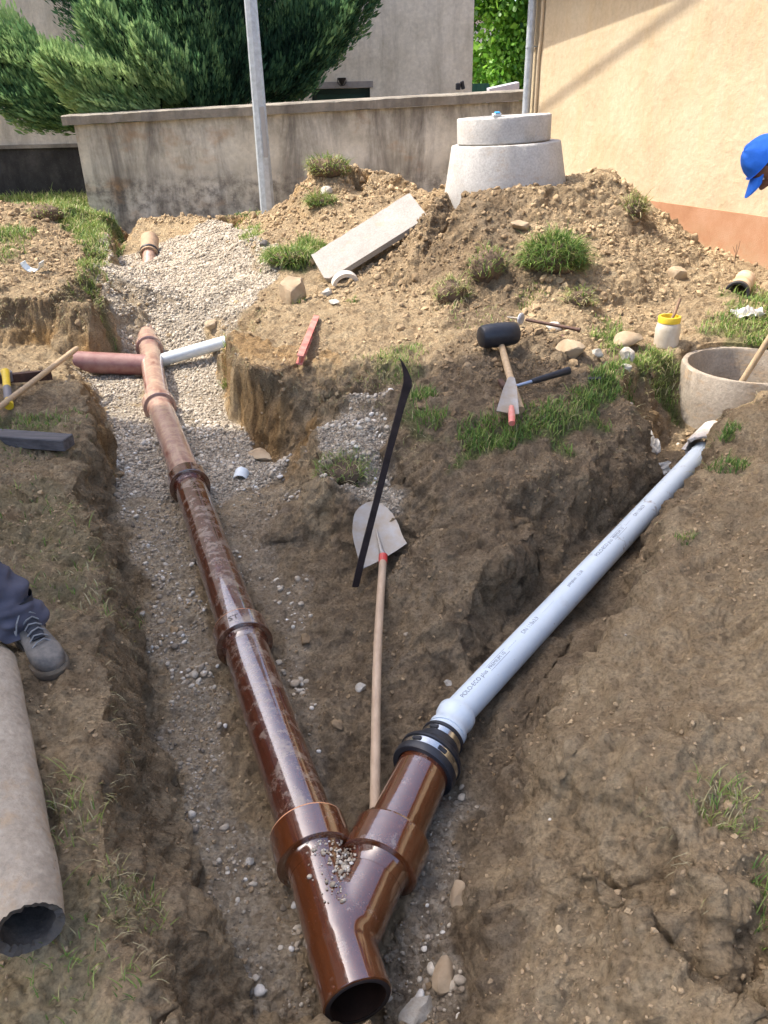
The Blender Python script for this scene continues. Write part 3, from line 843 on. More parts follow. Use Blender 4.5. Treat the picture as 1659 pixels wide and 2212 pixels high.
# general turf (uncountable)
parts = []
gw = np.clip(GN - .15, 0, 1) * area ** .8 * (GY < 16) * (np.abs(GU) < 1.2) * (dr > RING_R + .02)
n5 = 15000
p, nn, k = pick(gw, n5)
far_t = p[:, 1]
parts.append(blades(p, (.035 + .004 * far_t) * np.exp(RNG.normal(0, .35, n5)), np.clip(.5 + RNG.normal(0, .18, n5) + .12 * (far_t > 8), 0, 1), .6, .0012 + .00042 * far_t, None, .45))
TUFTS = [  # px, py, radius, count, blade length, tone
    (25, 505, .22, 350, .09, .35), (60, 440, .15, 120, .07, .5), (200, 575, .12, 260, .10, .6), (205, 625, .12, 220, .10, .65), (228, 505, .16, 420, .10, .62),
    (140, 480, .25, 500, .08, .6), (600, 552, .14, 400, .10, .6), (660, 545, .16, 450, .10, .55), (545, 512, .12, 260, .08, .62), (525, 470, .2, 200, .07, .5),
    (820, 790, .16, 200, .05, .72), (870, 775, .14, 200, .05, .68), (915, 860, .06, 260, .055, .42), (935, 905, .07, 260, .06, .4),
    (1030, 940, .08, 340, .06, .45), (1075, 945, .09, 380, .06, .42), (1120, 930, .07, 260, .055, .5), (1160, 905, .08, 300, .055, .42), (1210, 885, .08, 300, .055, .4), (1265, 860, .08, 320, .06, .38),
    (1310, 830, .08, 360, .06, .38), (1345, 805, .07, 300, .06, .42), (1300, 730, .08, 160, .06, .5), (1325, 750, .07, 130, .06, .5), (1430, 775, .12, 420, .06, .62), (1400, 790, .08, 260, .06, .5),
    (1590, 705, .18, 420, .06, .62), (1640, 690, .18, 420, .06, .6), (1645, 640, .14, 260, .06, .62), (1650, 850, .1, 300, .06, .6), (1610, 860, .06, 200, .05, .5), (1560, 945, .06, 320, .06, .4), (1575, 1000, .07, 260, .06, .35),
    (1480, 1165, .03, 60, .04, .4), (1550, 1740, .05, 110, .05, .7), (1580, 1770, .05, 110, .05, .72), (1650, 1930, .03, 60, .05, .5), (1655, 2010, .03, 50, .05, .5),
    (255, 1290, .07, 130, .05, .85), (225, 1310, .08, 90, .05, .9), (140, 1740, .06, 70, .05, .8), (170, 1790, .05, 60, .05, .75), (290, 1930, .05, 120, .045, .75), (300, 1980, .05, 80, .045, .6), (150, 2080, .07, 90, .04, .5), (290, 2130, .03, 30, .04, .45),
    (490, 770, .05, 160, .10, .62), (70, 930, .3, 350, .04, .5), (760, 1050, .1, 160, .06, .6), (700, 1010, .06, 90, .06, .7), (1040, 690, .2, 160, .04, .75), (1150, 650, .1, 120, .05, .65), (1255, 645, .10, 80, .06, .78), (975, 655, .12, 90, .06, .75), (760, 650, .04, 40, .05, .6), (640, 655, .07, 80, .07, .65), (30, 1240, .25, 120, .03, .85), (150, 1250, .15, 120, .03, .9)]
for px, py, r, n, ln, tone in TUFTS:
    parts.append(tuft(on(px, py), r * 1.35, int(n * .8), ln * .85, tone + .12 * RNG.uniform(), dens=1))
# straw and roots hanging at the turf edges of the banks
hw = mixw * (steep > .2) * (GY < 9) * (GR < .3) * np.clip((GZ + .18) * 8, 0, 1) * (GZ < .12)
p, nn, k = pick(hw, 2600)
parts.append(blades(p, .045 * np.exp(RNG.normal(0, .4, 2600)), np.clip(RNG.normal(.93, .08, 2600), .6, 1), .7, .0007 + .0002 * p[:, 1], nn, 1.2))
V, F, T = join(parts)
grass = np_mesh('grass', V, F, M_GRASS, False, T)
set_tags(grass, 'short meadow grass and straw along the trench edges', 'grass', None, 'stuff')

# ------------------------------------------------------------------ materials of the objects
def glaze(name, dusty=0.3, base=(0.085, 0.018, 0.006), dcol=(0.33, 0.25, 0.18), rough=0.10):
    n = NT(name)
    c = n.ramp(n.noise(60, 6, 0.7), [(0.3, tuple(x * .7 for x in base)), (0.55, base), (0.8, tuple(min(1, x * 1.35) for x in base))])
    up = n.sepxyz(n.geo.outputs['Normal'])[2]
    upf = n.math('MAXIMUM', n.math('MULTIPLY', n.math('SUBTRACT', up, .35), 1.4), 0.0)
    du = n.ramp(n.noise(11, 9, 0.78), [(0.60 - dusty * .28, 0.0), (0.72 - dusty * .2, 1.0)])
    speck = n.ramp(n.noise(150, 3, 0.6), [(0.66, 0.0), (0.72, 1.0)])
    f = n.math('MINIMUM', n.math('ADD', n.math('MULTIPLY', du, n.math('MINIMUM', n.math('ADD', upf, dusty * .6), 1.0)), n.math('MULTIPLY', speck, .35)), 1.0)
    f = n.math('MULTIPLY', f, min(1.0, .5 + dusty))
    c = n.mix(f, c, dcol)
    r = n.math('ADD', n.math('MULTIPLY', f, .75), n.ramp(n.noise(40, 4), [(0.35, rough), (0.7, rough + .1)]))
    nb = n.bump(n.noise(14, 3, 0.5), 0.0025)
    nb = n.bump(n.noise(190, 3), 0.0003, nb)
    return n.fin(c, r, nb, IOR=1.75, Coat_Weight=1.0, Coat_IOR=1.75, Coat_Roughness=.03)
M_GLAZE = glaze('salt_glazed_stoneware', .12, (0.10, 0.025, 0.006), (0.36, 0.31, 0.26))
M_GLAZE2 = glaze('salt_glazed_stoneware_dirty', .38, (0.075, 0.017, 0.008), (0.30, 0.235, 0.17))
M_GLAZE3 = glaze('salt_glazed_stoneware_dusty', .8, (0.21, 0.065, 0.04), (0.42, 0.28, 0.195), .3)
M_TERRA = mat('terracotta_edge', (0.52, 0.25, 0.13), .8, var=.15, bump=.001)
M_RUBBER = mat('black_rubber', (0.018, 0.020, 0.026), .42, var=.3, vscale=30, bump=.0006, bscale=80)
M_STEEL = mat('clamp_steel', (0.62, 0.62, 0.6), .22, 1.0, var=.15, vscale=30)
def plastic_pipe():
    n = NT('grey_blue_plastic')
    c = n.ramp(n.noise(7, 7, .7), [(0.3, (0.54, 0.62, 0.68)), (0.7, (0.60, 0.68, 0.74))])
    blot = n.ramp(n.noise(9, 8, .7, n.mapping((1, 1, 1), (4.3, 1.2, 0))), [(0.60, 0.0), (0.68, 1.0)])
    y = n.sepxyz(n.tc)[1]
    endf = n.math('MAXIMUM', n.math('MINIMUM', n.math('MULTIPLY', n.math('SUBTRACT', y, .75), 3.0), 1.0), 0.0)
    c = n.mix(n.math('MULTIPLY', blot, n.math('ADD', n.math('MULTIPLY', endf, .6), .1)), c, (0.16, 0.11, 0.07))
    sp = n.ramp(n.noise(55, 3), [(0.70, 0.0), (0.74, 1.0)])
    c = n.mix(n.math('MULTIPLY', sp, .5), c, (0.22, 0.16, 0.1))
    return n.fin(c, .38, n.bump(n.noise(60, 3), .0003), Specular_IOR_Level=.4)
M_PVC = plastic_pipe()
M_PVC2 = mat('white_plastic', (0.60, 0.65, 0.66), .4, var=.12, vscale=12)
M_INK = mat('black_print', (0.12, 0.14, 0.18), .6)
M_CONC = None
def concrete(name, a, b, bump=.004, dirt=.4):
    n = NT(name)
    c = n.ramp(n.noise(5, 8, .7), [(0.3, a), (0.7, b)])
    c = n.mix(1.0, c, n.ramp(n.noise(60, 5), [(0.3, .8), (0.7, 1.12)]), 'MULTIPLY')
    pit = n.ramp(n.vor(34), [(0.06, 1.0), (0.12, 0.0)])
    gate = n.ramp(n.noise(9, 4), [(0.5, 0.0), (0.6, 1.0)])
    pf = n.math('MULTIPLY', pit, gate)
    c = n.mix(n.math('MULTIPLY', pf, .6), c, tuple(x * .35 for x in a))
    ds = n.ramp(n.noise(3.5, 8, .75, n.mapping((1, 1, 2.2), (2, 5, 1))), [(0.55, 0.0), (0.7, 1.0)])
    c = n.mix(n.math('MULTIPLY', ds, dirt), c, (0.36, 0.24, 0.13))
    nb = n.bump(n.noise(30, 6, .7), bump)
    nb = n.bump(n.math('SUBTRACT', 1.0, pf), bump, nb)
    return n.fin(c, .9, nb, Specular_IOR_Level=.2)
M_CONE = concrete('precast_concrete', (0.40, 0.385, 0.36), (0.50, 0.485, 0.455), .003, .45)
M_CONC2 = concrete('old_concrete', (0.25, 0.205, 0.155), (0.38, 0.33, 0.265), .006, .85)
M_OLDPIPE = concrete('old_pipe_dirty', (0.26, 0.215, 0.16), (0.44, 0.38, 0.30), .008, .8)
M_WOOD = mat('ash_wood', (0.47, 0.34, 0.20), .6, col2=(0.34, 0.24, 0.14), vscale=6, stretch=(8, 8, 1.0), bump=.0008, bscale=30)
M_WOODG = mat('weathered_wood', (0.33, 0.27, 0.20), .75, col2=(0.22, 0.175, 0.125), vscale=7, bump=.001, bscale=40)
M_BEAM = mat('tarred_wood', (0.11, 0.105, 0.11), .7, col2=(0.045, 0.042, 0.045), vscale=5, stretch=(1, 9, 9), bump=.003, bscale=12)
M_RUST = mat('rusty_steel', (0.12, 0.062, 0.042), .65, .4, col2=(0.05, 0.03, 0.026), vscale=25, bump=.001, bscale=70)
M_DARKST = mat('dark_steel', (0.03, 0.021, 0.022), .6, .3, var=.5, vscale=18, bump=.0008, bscale=60)
M_BLADE = mat('worn_blade_steel', (0.30, 0.295, 0.285), .5, .35, col2=(0.25, 0.195, 0.13), vscale=7, bump=.0006, bscale=50)
M_GALV = mat('galvanised_steel', (0.47, 0.52, 0.56), .45, .35, var=.2, vscale=14, bump=.0004)
M_RED = mat('red_paint', (0.55, 0.05, 0.04), .45, var=.3, vscale=14)
M_REDD = mat('dusty_red_paint', (0.58, 0.12, 0.10), .5, col2=(0.50, 0.28, 0.22), vscale=12)
M_YEL = mat('yellow_plastic', (0.72, 0.50, 0.03), .4, var=.15, vscale=20)
M_GREYP = mat('grey_plastic', (0.16, 0.15, 0.16), .5)
M_JAR = mat('smeared_jar', (0.60, 0.55, 0.46), .38, col2=(0.45, 0.38, 0.28), vscale=9, bump=.0006)
M_PASTE = mat('beige_paste', (0.45, 0.40, 0.30), .6, var=.2)
M_ROCK = mat('limestone_rock', (0.40, 0.315, 0.21), .9, col2=(0.28, 0.20, 0.12), vscale=7, bump=.006, bscale=18)
M_ROCKG = mat('grey_rock', (0.50, 0.475, 0.42), .9, col2=(0.30, 0.26, 0.20), vscale=11, bump=.012, bscale=26)
M_DARK = mat('dark_inside', (0.012, 0.010, 0.009), .9)
M_GREEN = mat('green_paint', (0.018, 0.075, 0.065), .55, var=.2)
M_BLACKM = mat('black_metal', (0.015, 0.015, 0.018), .5, .3)
M_BARK = mat('bark', (0.10, 0.07, 0.045), .9, var=.4, vscale=20, bump=.01, bscale=20)
M_ROOF = mat('roof_tiles', (0.28, 0.11, 0.06), .85, var=.3, vscale=10, bump=.01, bscale=10)

# ------------------------------------------------------------------ yellow house
K = Vector((2.08, 11.72, 0)); TD = Vector((.371, -.928, 0)); ND = Vector((.928, .371, 0))
def HP(a, b, z): return K + TD * a + ND * b + Vector((0, 0, z))
house = empty('yellow_house', K, 'yellow rendered house with an orange plinth on the right', 'house')
M_YWALL = None
n = NT('yellow_render')
c = n.ramp(n.noise(1.3, 9, .7), [(0.3, (0.455, 0.36, 0.235)), (0.5, (0.53, 0.435, 0.295)), (0.7, (0.565, 0.475, 0.335))])
c = n.mix(1.0, c, n.ramp(n.noise(22, 7, .75), [(0.3, .86), (0.7, 1.08)]), 'MULTIPLY')
st_ = n.ramp(n.noise(1, 7, .7, n.mapping((3.5, 3.5, .7))), [(0.48, 0.0), (0.7, 1.0)])
c = n.mix(n.math('MULTIPLY', st_, .35), c, (0.52, 0.37, 0.19))
M_YWALL = n.fin(c, .93, n.bump(n.noise(95, 4, .7), .003, n.bump(n.noise(10, 6, .6), .012)), Specular_IOR_Level=.15)
n = NT('orange_render')
c = n.ramp(n.noise(3, 8, .7), [(0.3, (0.37, 0.19, 0.105)), (0.5, (0.43, 0.235, 0.135)), (0.7, (0.47, 0.28, 0.175))])
zz = n.sepxyz(n.tc)[2]
mf = n.math('MAXIMUM', n.math('MINIMUM', n.math('MULTIPLY', n.math('SUBTRACT', .42, zz), 3.0), 1.0), 0.0)
c = n.mix(n.math('MULTIPLY', mf, n.ramp(n.noise(5, 8, .75), [(0.42, 0.0), (0.62, .7)])), c, (0.42, 0.32, 0.20))
M_OWALL = n.fin(c, .93, n.bump(n.noise(110, 4, .75), .005), Specular_IOR_Level=.15)
def hbox(a0, a1, b0, b1, z0, z1, name, m, parent):
    mb = MB(); vs = [HP(a, b, z) for a in (a0, a1) for b in (b0, b1) for z in (z0, z1)]
    mb.add(vs, [(0, 1, 3, 2), (4, 6, 7, 5), (0, 4, 5, 1), (2, 3, 7, 6), (0, 2, 6, 4), (1, 5, 7, 3)])
    return mb.build(name, m, parent)
hbox(0, 13, 0, 8, .535, 4.7, 'wall', M_YWALL, house)
hbox(-.012, 13, -.014, 8, -.2, .535, 'plinth', M_OWALL, house)
mb = MB()
vs = []
for a, zz in ((-.5, 3.15), (13.3, 3.15 + 13.8 * .119)):
    for b in (-.55, 8.4):
        for dz in (0, .16): vs.append(HP(a, b, zz + dz))
mb.add(vs, [(0, 1, 3, 2), (4, 6, 7, 5), (0, 4, 5, 1), (2, 3, 7, 6), (0, 2, 6, 4), (1, 5, 7, 3)])
mb.build('roof', M_ROOF, house)
dp = MB().tube([HP(.10, -.09, 3.2), HP(.08, -.09, -.1)], .052, 24).build('downpipe', M_GALV, house)
mb = MB().lathe(HP(.10, -.09, 2.17), (0, 0, 1), [(-.012, .053), (-.012, .058), (.012, .058), (.012, .053)], 24)
mb.box(HP(.13, -.035, 2.17), (.012, .06, .012), rotmat(TD, (0, 0, 1)))
mb.build('bracket', M_GALV, dp)
mb = MB().tube([HP(.24, -.02, 3.2), HP(.24, -.02, 2.25), HP(.21, -.02, 2.05), HP(.215, -.02, 1.2), HP(.21, -.02, -.1)], .022, 12)
mb.build('conduit', M_YWALL, house)
# thin dry stalk in front of the plinth
q = PY(1590, 560, 7.6)
mb = MB().tube([PY(1586, 600, 7.55), PY(1588, 560, 7.55), PY(1592, 528, 7.55)], [.004, .003, .002], 6)
mb.tube([PY(1588, 560, 7.55), PY(1597, 530, 7.55), PY(1599, 520, 7.55)], [.003, .002, .0015], 6)
mb.tube([PY(1588, 545, 7.55), PY(1583, 532, 7.55)], [.002, .0015], 6)
o = mb.build('dry_stalk', M_BARK); set_tags(o, 'thin dry stalk standing in front of the orange plinth', 'stalk')

# ------------------------------------------------------------------ boundary wall
YW = 12.4
TL, TR = PY(135, 250, YW), PY(1140, 195, YW)
bw = empty('boundary_wall', (TL.x, YW, .1), 'stained rendered garden wall with a concrete coping', 'wall')
n = None
M_BWALL = plaster('stained_render', [(0.3, (0.46, 0.42, 0.325)), (0.5, (0.63, 0.58, 0.47)), (0.7, (0.72, 0.68, 0.58))], (0.085, 0.075, 0.065), .75, low=(.45, .35), high=(.95, .45), ochre=.65)
M_COPE = plaster('coping_concrete', [(0.3, (0.17, 0.15, 0.12)), (0.6, (0.32, 0.29, 0.24)), (0.8, (0.45, 0.41, 0.35))], (0.06, 0.055, 0.05), .6)
mb = MB()
x0, x1 = PY(158, 262, YW).x, 2.25
def topz(x): return TL.z + (TR.z - TL.z) * (x - TL.x) / (TR.x - TL.x)
ov_ = .13
vs = [(x0, YW, -.3), (x1, YW, -.3), (x1, YW + .3, -.3), (x0, YW + .3, -.3), (x0, YW, topz(x0) - ov_), (x1, YW, topz(x1) - ov_), (x1, YW + .3, topz(x1) - ov_), (x0, YW + .3, topz(x0) - ov_)]
mb.add(vs, [(0, 1, 5, 4), (1, 2, 6, 5), (2, 3, 7, 6), (3, 0, 4, 7), (4, 5, 6, 7)])
mb.build('wall_face', M_BWALL, bw)
mb = MB()
N = 60; vs = []; fs = []
for i in range(N + 1):
    x = TL.x + (x1 - TL.x) * i / N; z = topz(x)
    j = lambda s: .006 * float(vn(x * 9, s * 3.0, 0, 5))
    for (yy, zz) in ((YW - .07 + j(1), z - ov_ + .004 + j(2)), (YW - .075 + j(3), z - .015 + j(4)), (YW - .05, z + j(5)), (YW + .35, z + .02), (YW + .37, z - ov_ + .004)):
        vs.append((x, yy, zz))
for i in range(N):
    for k in range(5):
        k2 = (k + 1) % 5
        fs.append((i * 5 + k, (i + 1) * 5 + k, (i + 1) * 5 + k2, i * 5 + k2))
fs.append((0, 1, 2, 3, 4)); fs.append(tuple(N * 5 + k for k in (4, 3, 2, 1, 0)))
mb.add(vs, fs)
mb.build('coping', M_COPE, bw)

# ------------------------------------------------------------------ building behind
YB = 16.5
bb = empty('plastered_building', (-6, YB, 0), 'old grey plastered building behind the garden wall', 'building')
M_BB = plaster('grey_mauve_plaster', [(0.3, (0.52, 0.475, 0.38)), (0.5, (0.63, 0.58, 0.475)), (0.7, (0.70, 0.65, 0.545))], (0.25, 0.225, 0.175), .5, bump=.01)
M_BB2 = plaster('black_mould_plinth', [(0.3, (0.028, 0.027, 0.025)), (0.5, (0.055, 0.052, 0.048)), (0.75, (0.12, 0.11, 0.10))], (0.018, 0.018, 0.018), .7)
xc = PY(1022, 100, YB).x
dx0, dx1 = PY(672, 190, YB).x, PY(799, 190, YB).x
dz = PY(735, 191, YB).z
mb = MB()
def slabq(mb, x0, x1, y0, y1, z0, z1): mb.box(((x0 + x1) / 2, (y0 + y1) / 2, (z0 + z1) / 2), (x1 - x0, y1 - y0, z1 - z0))
mb2 = MB()
def fac(x0, x1, z0, z1, yy=YB): mb.add([(x0, yy, z0), (x1, yy, z0), (x1, yy, z1), (x0, yy, z1)], [(0, 1, 2, 3)])
fac(-22, dx0, 0, 9); fac(dx1, xc, 0, 9); fac(dx0, dx1, dz, 9)
mb.add([(xc, YB, 0), (xc, YB + 3, 0), (xc, YB + 3, 9), (xc, YB, 9)], [(0, 1, 2, 3)])
mb.add([(-22, YB, 0), (-22, YB + 3, 0), (-22, YB + 3, 9), (-22, YB, 9)], [(3, 2, 1, 0)])
mb.add([(-22, YB + 3, 0), (xc, YB + 3, 0), (xc, YB + 3, 9), (-22, YB + 3, 9)], [(3, 2, 1, 0)])
for a, b in ((dx0, dx0), (dx1, dx1)): mb.add([(a, YB, 0), (a, YB + .25, 0), (a, YB + .25, dz), (a, YB, dz)], [(0, 1, 2, 3)])
mb.add([(dx0, YB, dz), (dx1, YB, dz), (dx1, YB + .25, dz), (dx0, YB + .25, dz)], [(0, 1, 2, 3)])
mb.build('wall', M_BB, bb)
zl = PY(0, 322, YB).z; zr = PY(185, 312, YB).z
mb = MB(); slabq(mb, -22, dx0 - .4, YB - .10, YB - .003, -.1, (zl + zr) / 2 - .02); mb.build('plinth', M_BB2, bb)
mb = MB(); slabq(mb, -22, dx0 - .4, YB - .13, YB - .003, (zl + zr) / 2 - .018, (zl + zr) / 2 + .045); mb.build('ledge', M_COPE, bb)
mb = MB(); slabq(mb, dx0 - .06, dx1 + .06, YB - .015, YB - .002, dz + .003, dz + .11); mb.build('lintel', mat('lintel_grey', (0.25, 0.235, 0.22), .9, var=.2, bump=.003), bb)
door = MB(); slabq(door, dx0 + .003, dx1 - .003, YB + .2, YB + .245, 0, dz - .003); d_ = door.build('door', M_GREEN, bb)
mb = MB()
slabq(mb, dx0 + .003, dx0 + .09, YB + .14, YB + .197, 0, dz - .004); slabq(mb, dx1 - .09, dx1 - .003, YB + .14, YB + .197, 0, dz - .004); slabq(mb, dx0 + .092, dx1 - .092, YB + .14, YB + .197, dz - .09, dz - .004)
mb.build('door_frame', mat('dark_green_frame', (0.012, 0.04, 0.036), .6), bb)
mb = MB(); slabq(mb, -22.3, xc + .3, YB - .4, YB + 3.3, 9.003, 9.2); mb.build('roof', M_ROOF, bb)
# lamp over the door
c0 = PY(738, 172, YB - .06)
mb = MB().lathe(c0 + Vector((0, .02, .03)), (0, 0, -1), [(0, .075), (.03, .07), (.10, .028), (.12, .02)], 12)
lampo = empty('wall_lantern', c0 + Vector((0, .05, 0)), 'small black lantern on the wall above the green door', 'lamp')
mb.build('shade', M_BLACKM, lampo)
mb = MB()
for sx in (-1, 1): mb.tube([c0 + Vector((.075 * sx, .02, .03)), c0 + Vector((.08 * sx, .0, -.05)), c0 + Vector((.03 * sx, 0, -.10)), c0 + Vector((0, 0, -.10))], .006, 6)
mb.box(c0 + Vector((0, .05, -.0)), (.05, .02, .06))
mb.build('cage', M_BLACKM, lampo)
c0 = PY(994, 190, YW + .2)
mb = MB().box(c0 + Vector((-.03, 0, .02)), (.07, .07, .09), bevel=.01); mb.box(c0 + Vector((.035, .02, .035)), (.05, .05, .11), rotmat((1, .2, .25), (0, 0, 1)), .01)
o = mb.build('cable_box', M_BLACKM); set_tags(o, 'small black box sitting on the wall coping near the tree', 'box')

# things seen through the gap
Yf = 34
fh = empty('distant_house', PY(1045, 190, Yf), 'pale distant house glimpsed under the leafy tree', 'house')
a, b = PY(1000, 135, Yf), PY(1180, 190, Yf)
M_FH = mat('pale_render', (0.50, 0.49, 0.53), .9, var=.1, vscale=2)
mb = MB(); slabq(mb, a.x - 3, b.x + 3, Yf, Yf + 6, -.5, a.z + 1.5); mb.build('wall', M_FH, fh)
mb = MB(); w0, w1 = PY(1028, 160, Yf - .05), PY(1037, 184, Yf - .05); slabq(mb, w0.x, w0.x + .18, Yf - .04, Yf - .004, w1.z - .6, w0.z); mb.build('window', M_DARK, fh)
mb = MB(); slabq(mb, a.x - 3.3, b.x + 3.3, Yf - .4, Yf + 6.4, a.z + 1.503, a.z + 1.8); mb.build('roof', M_ROOF, fh)
a, b = PY(1019, 181, 18), PY(1056, 195, 18)
mb = MB(); mb.box(((a.x + b.x) / 2, 18, a.z - .75), (b.x - a.x, .04, 1.5), bevel=.005)
for k in range(4): mb.box((a.x + (b.x - a.x) * (k + .5) / 4, 17.975, a.z - .75), (.05, .02, 1.5))
o = mb.build('green_fence', mat('green_sheet', (0.02, 0.13, 0.09), .5)); set_tags(o, 'low green sheet fence behind the coping beside the grey building', 'fence')
mb = MB()
a, b, c_, d2 = PY(1057, 192, 14.5), PY(1122, 178, 14.5), PY(1122, 192, 14.5), PY(1085, 186, 14.5)
vs = [a, d2, b, c_ + Vector((0, 0, -.3)), a + Vector((0, 0, -.3))]
vs2 = [v + Vector((0, .35, .02)) for v in vs]
mb.add(vs + vs2, [(0, 1, 2, 3, 4), (9, 8, 7, 6, 5), (0, 5, 6, 1), (1, 6, 7, 2), (2, 7, 8, 3), (3, 8, 9, 4), (4, 9, 5, 0)])
o = mb.build('tarpaulin', mat('white_sheet', (0.62, 0.60, 0.66), .5, var=.1, vscale=6)); set_tags(o, 'white sheet covering something behind the coping below the tree', 'tarpaulin')

# ------------------------------------------------------------------ street lamp post
PB = PY(579, 462, 11.75); PTp = PY(541, 0, 11.75)
post = empty('lamp_post', PB - Vector((0, 0, .1)), 'galvanised eight-sided steel lamp post in front of the stained wall', 'lamp post')
axis = (PTp - PB).normalized()
mb = MB()
pts = [PB - axis * .3, PB + axis * 5.0]
mb.tube(pts, [.105, .062], 8, smooth=False)
mb.build('pole', M_GALV, post)
mb = MB()
c0 = PB + axis * 1.05
mb.box(c0 + Vector((.045, -.086, 0)), (.062, .012, .62), rotmat((1, .42, -axis.x), axis), .004)
mb.build('access_door', mat('door_grey', (0.36, 0.37, 0.38), .5, .5), post)
top = PB + axis * 5.0
def on_wall(px, py):
    d_ = ray(px, py); o_ = Vector((0, 0, CAM_H)); return o_ + d_ * ((K - o_).dot(ND) / d_.dot(ND))
q0 = on_wall(1165, 240) + TO_SUN * 5.0; ad = None; q1 = on_wall(1450, 30) + TO_SUN * 5.0
ad = (q1 - q0).normalized()
MB().tube([top - Vector((0, 0, .1)), top + Vector((0, 0, .12)), top.lerp(q0, .5) + Vector((0, 0, .1)), q0, q0.lerp(q1, .5), q1 + ad * 1.6], [.065, .055, .038, .032, .030, .030], 12).build('arm', M_GALV, post)
ad = (q1 - q0).normalized()
MB().sphere(q1 + ad * 1.9, (.36, .15, .07), 16, 8, rotmat(ad, (0, 0, 1))).build('lamp_head', M_GREYP, post)

# ------------------------------------------------------------------ manhole cone and adjusting ring
tilt = rad(2.0); AX = Vector((-math.sin(tilt), 0, math.cos(tilt)))
CC = Vector((1.245, 8.0, .66))
def rimwob(seed, amp):
    def w(i, a):
        v = float(vn(math.cos(a) * 5 + seed, math.sin(a) * 5, i * 3.7, seed))
        v2_ = float(vn(math.cos(a) * 17 + seed, math.sin(a) * 17, i * 3.7, seed))
        return (amp * (v * .5 + v2_ * .7), amp * .6 * v2_)
    return w
mb = MB().lathe(CC, AX, [(0, .60), (.02, .603), (.27, .556), (.53, .512), (.545, .505), (.55, .49), (.548, .40), (.535, .39), (.25, .46), (0, .52)], 96, close=True, wob=rimwob(3, .004))
o = mb.build('manhole_cone', M_CONE, loc=CC); set_tags(o, 'pale concrete manhole cone standing on the earth heap', 'manhole cone')
RC = CC + AX * .556 + Vector((-.02, 0, 0))
mb = MB().lathe(RC, AX, [(0, .425), (.01, .432), (.20, .435), (.212, .43), (.218, .42), (.218, .33), (.21, .32), (0, .32)], 96, close=True, wob=rimwob(9, .003))
o = mb.build('adjusting_ring', M_CONE, loc=RC); set_tags(o, 'grey concrete adjusting ring lying on top of the manhole cone', 'concrete ring')
q = RC + AX * .222 + Vector((-.12, -.375, 0))
tagp = empty('paper_tag', q, 'small blue and white packet on the rim of the concrete ring', 'packet')
MB().box(q + Vector((0, 0, .012)), (.075, .05, .022), rotmat((1, .25, .06), (0, -.2, 1)), .004).build('wrapper', M_PVC2, tagp)
MB().box(q + Vector((.004, -.004, .029)), (.045, .035, .010), rotmat((1, .25, .06), (0, -.2, 1)), .003).build('blue_print', mat('bright_blue', (0.03, 0.32, 0.75), .5), tagp)

# ------------------------------------------------------------------ leaning slab
def zfor(px, py, base, dist, zs):
    best = None
    for z in zs:
        q = P(px, py, z); e = abs((q - base).length - dist)
        if best is None or e < best[0]: best = (e, q)
    return best[1]
BLc = P(700, 600, .13); TLc = zfor(672, 551, BLc, .40, np.arange(.15, .65, .01))
BRc = P(920, 462, .66); TRc = BRc + (TLc - BLc) * 1.0
TRc = TLc + (BRc - BLc)
nr_ = (BRc - BLc).cross(TLc - BLc).normalized()
if nr_.y > 0: nr_ = -nr_
mb = MB(); NS = 26; vs = []; fs = []
lowext = (BLc - TLc).normalized() * .05
for i in range(NS + 1):
    t = i / NS
    lo = BLc.lerp(BRc, t) + lowext * (t > 0); hi = TLc.lerp(TRc, t)
    w_ = (TLc - BLc).normalized() * (.008 * float(vn(i * 1.7, 0, 0, 3)))
    for q, off in ((lo, 0), (hi + w_, 0), (hi + w_ * .5, .055), (lo, .055)):
        vs.append(q - nr_ * off)
for i in range(NS):
    for k in range(4):
        k2 = (k + 1) % 4; fs.append((i * 4 + k, i * 4 + k2, (i + 1) * 4 + k2, (i + 1) * 4 + k))
fs += [(0, 3, 2, 1), tuple(NS * 4 + k for k in range(4))]
mb.add(vs, fs)
o = mb.build('concrete_slab', concrete('slab_concrete', (0.27, 0.25, 0.225), (0.35, 0.33, 0.30), .004, .5)); set_tags(o, 'long pale concrete slab leaning half buried against the earth heap', 'slab')

# ------------------------------------------------------------------ buried ring on the right
mb = MB().lathe(RING_C + Vector((0, 0, -.415)), (0, 0, 1), [(0, .425), (.2, .425), (.385, .42), (.396, .414), (.399, .405), (.394, .385), (.38, .378), (0, .376)], 96, close=True, wob=rimwob(21, .005))
o = mb.build('manhole_ring', M_CONC2, loc=RING_C + Vector((0, 0, -.4))); set_tags(o, 'old concrete manhole ring sunk in the ground at the trench end', 'manhole ring')

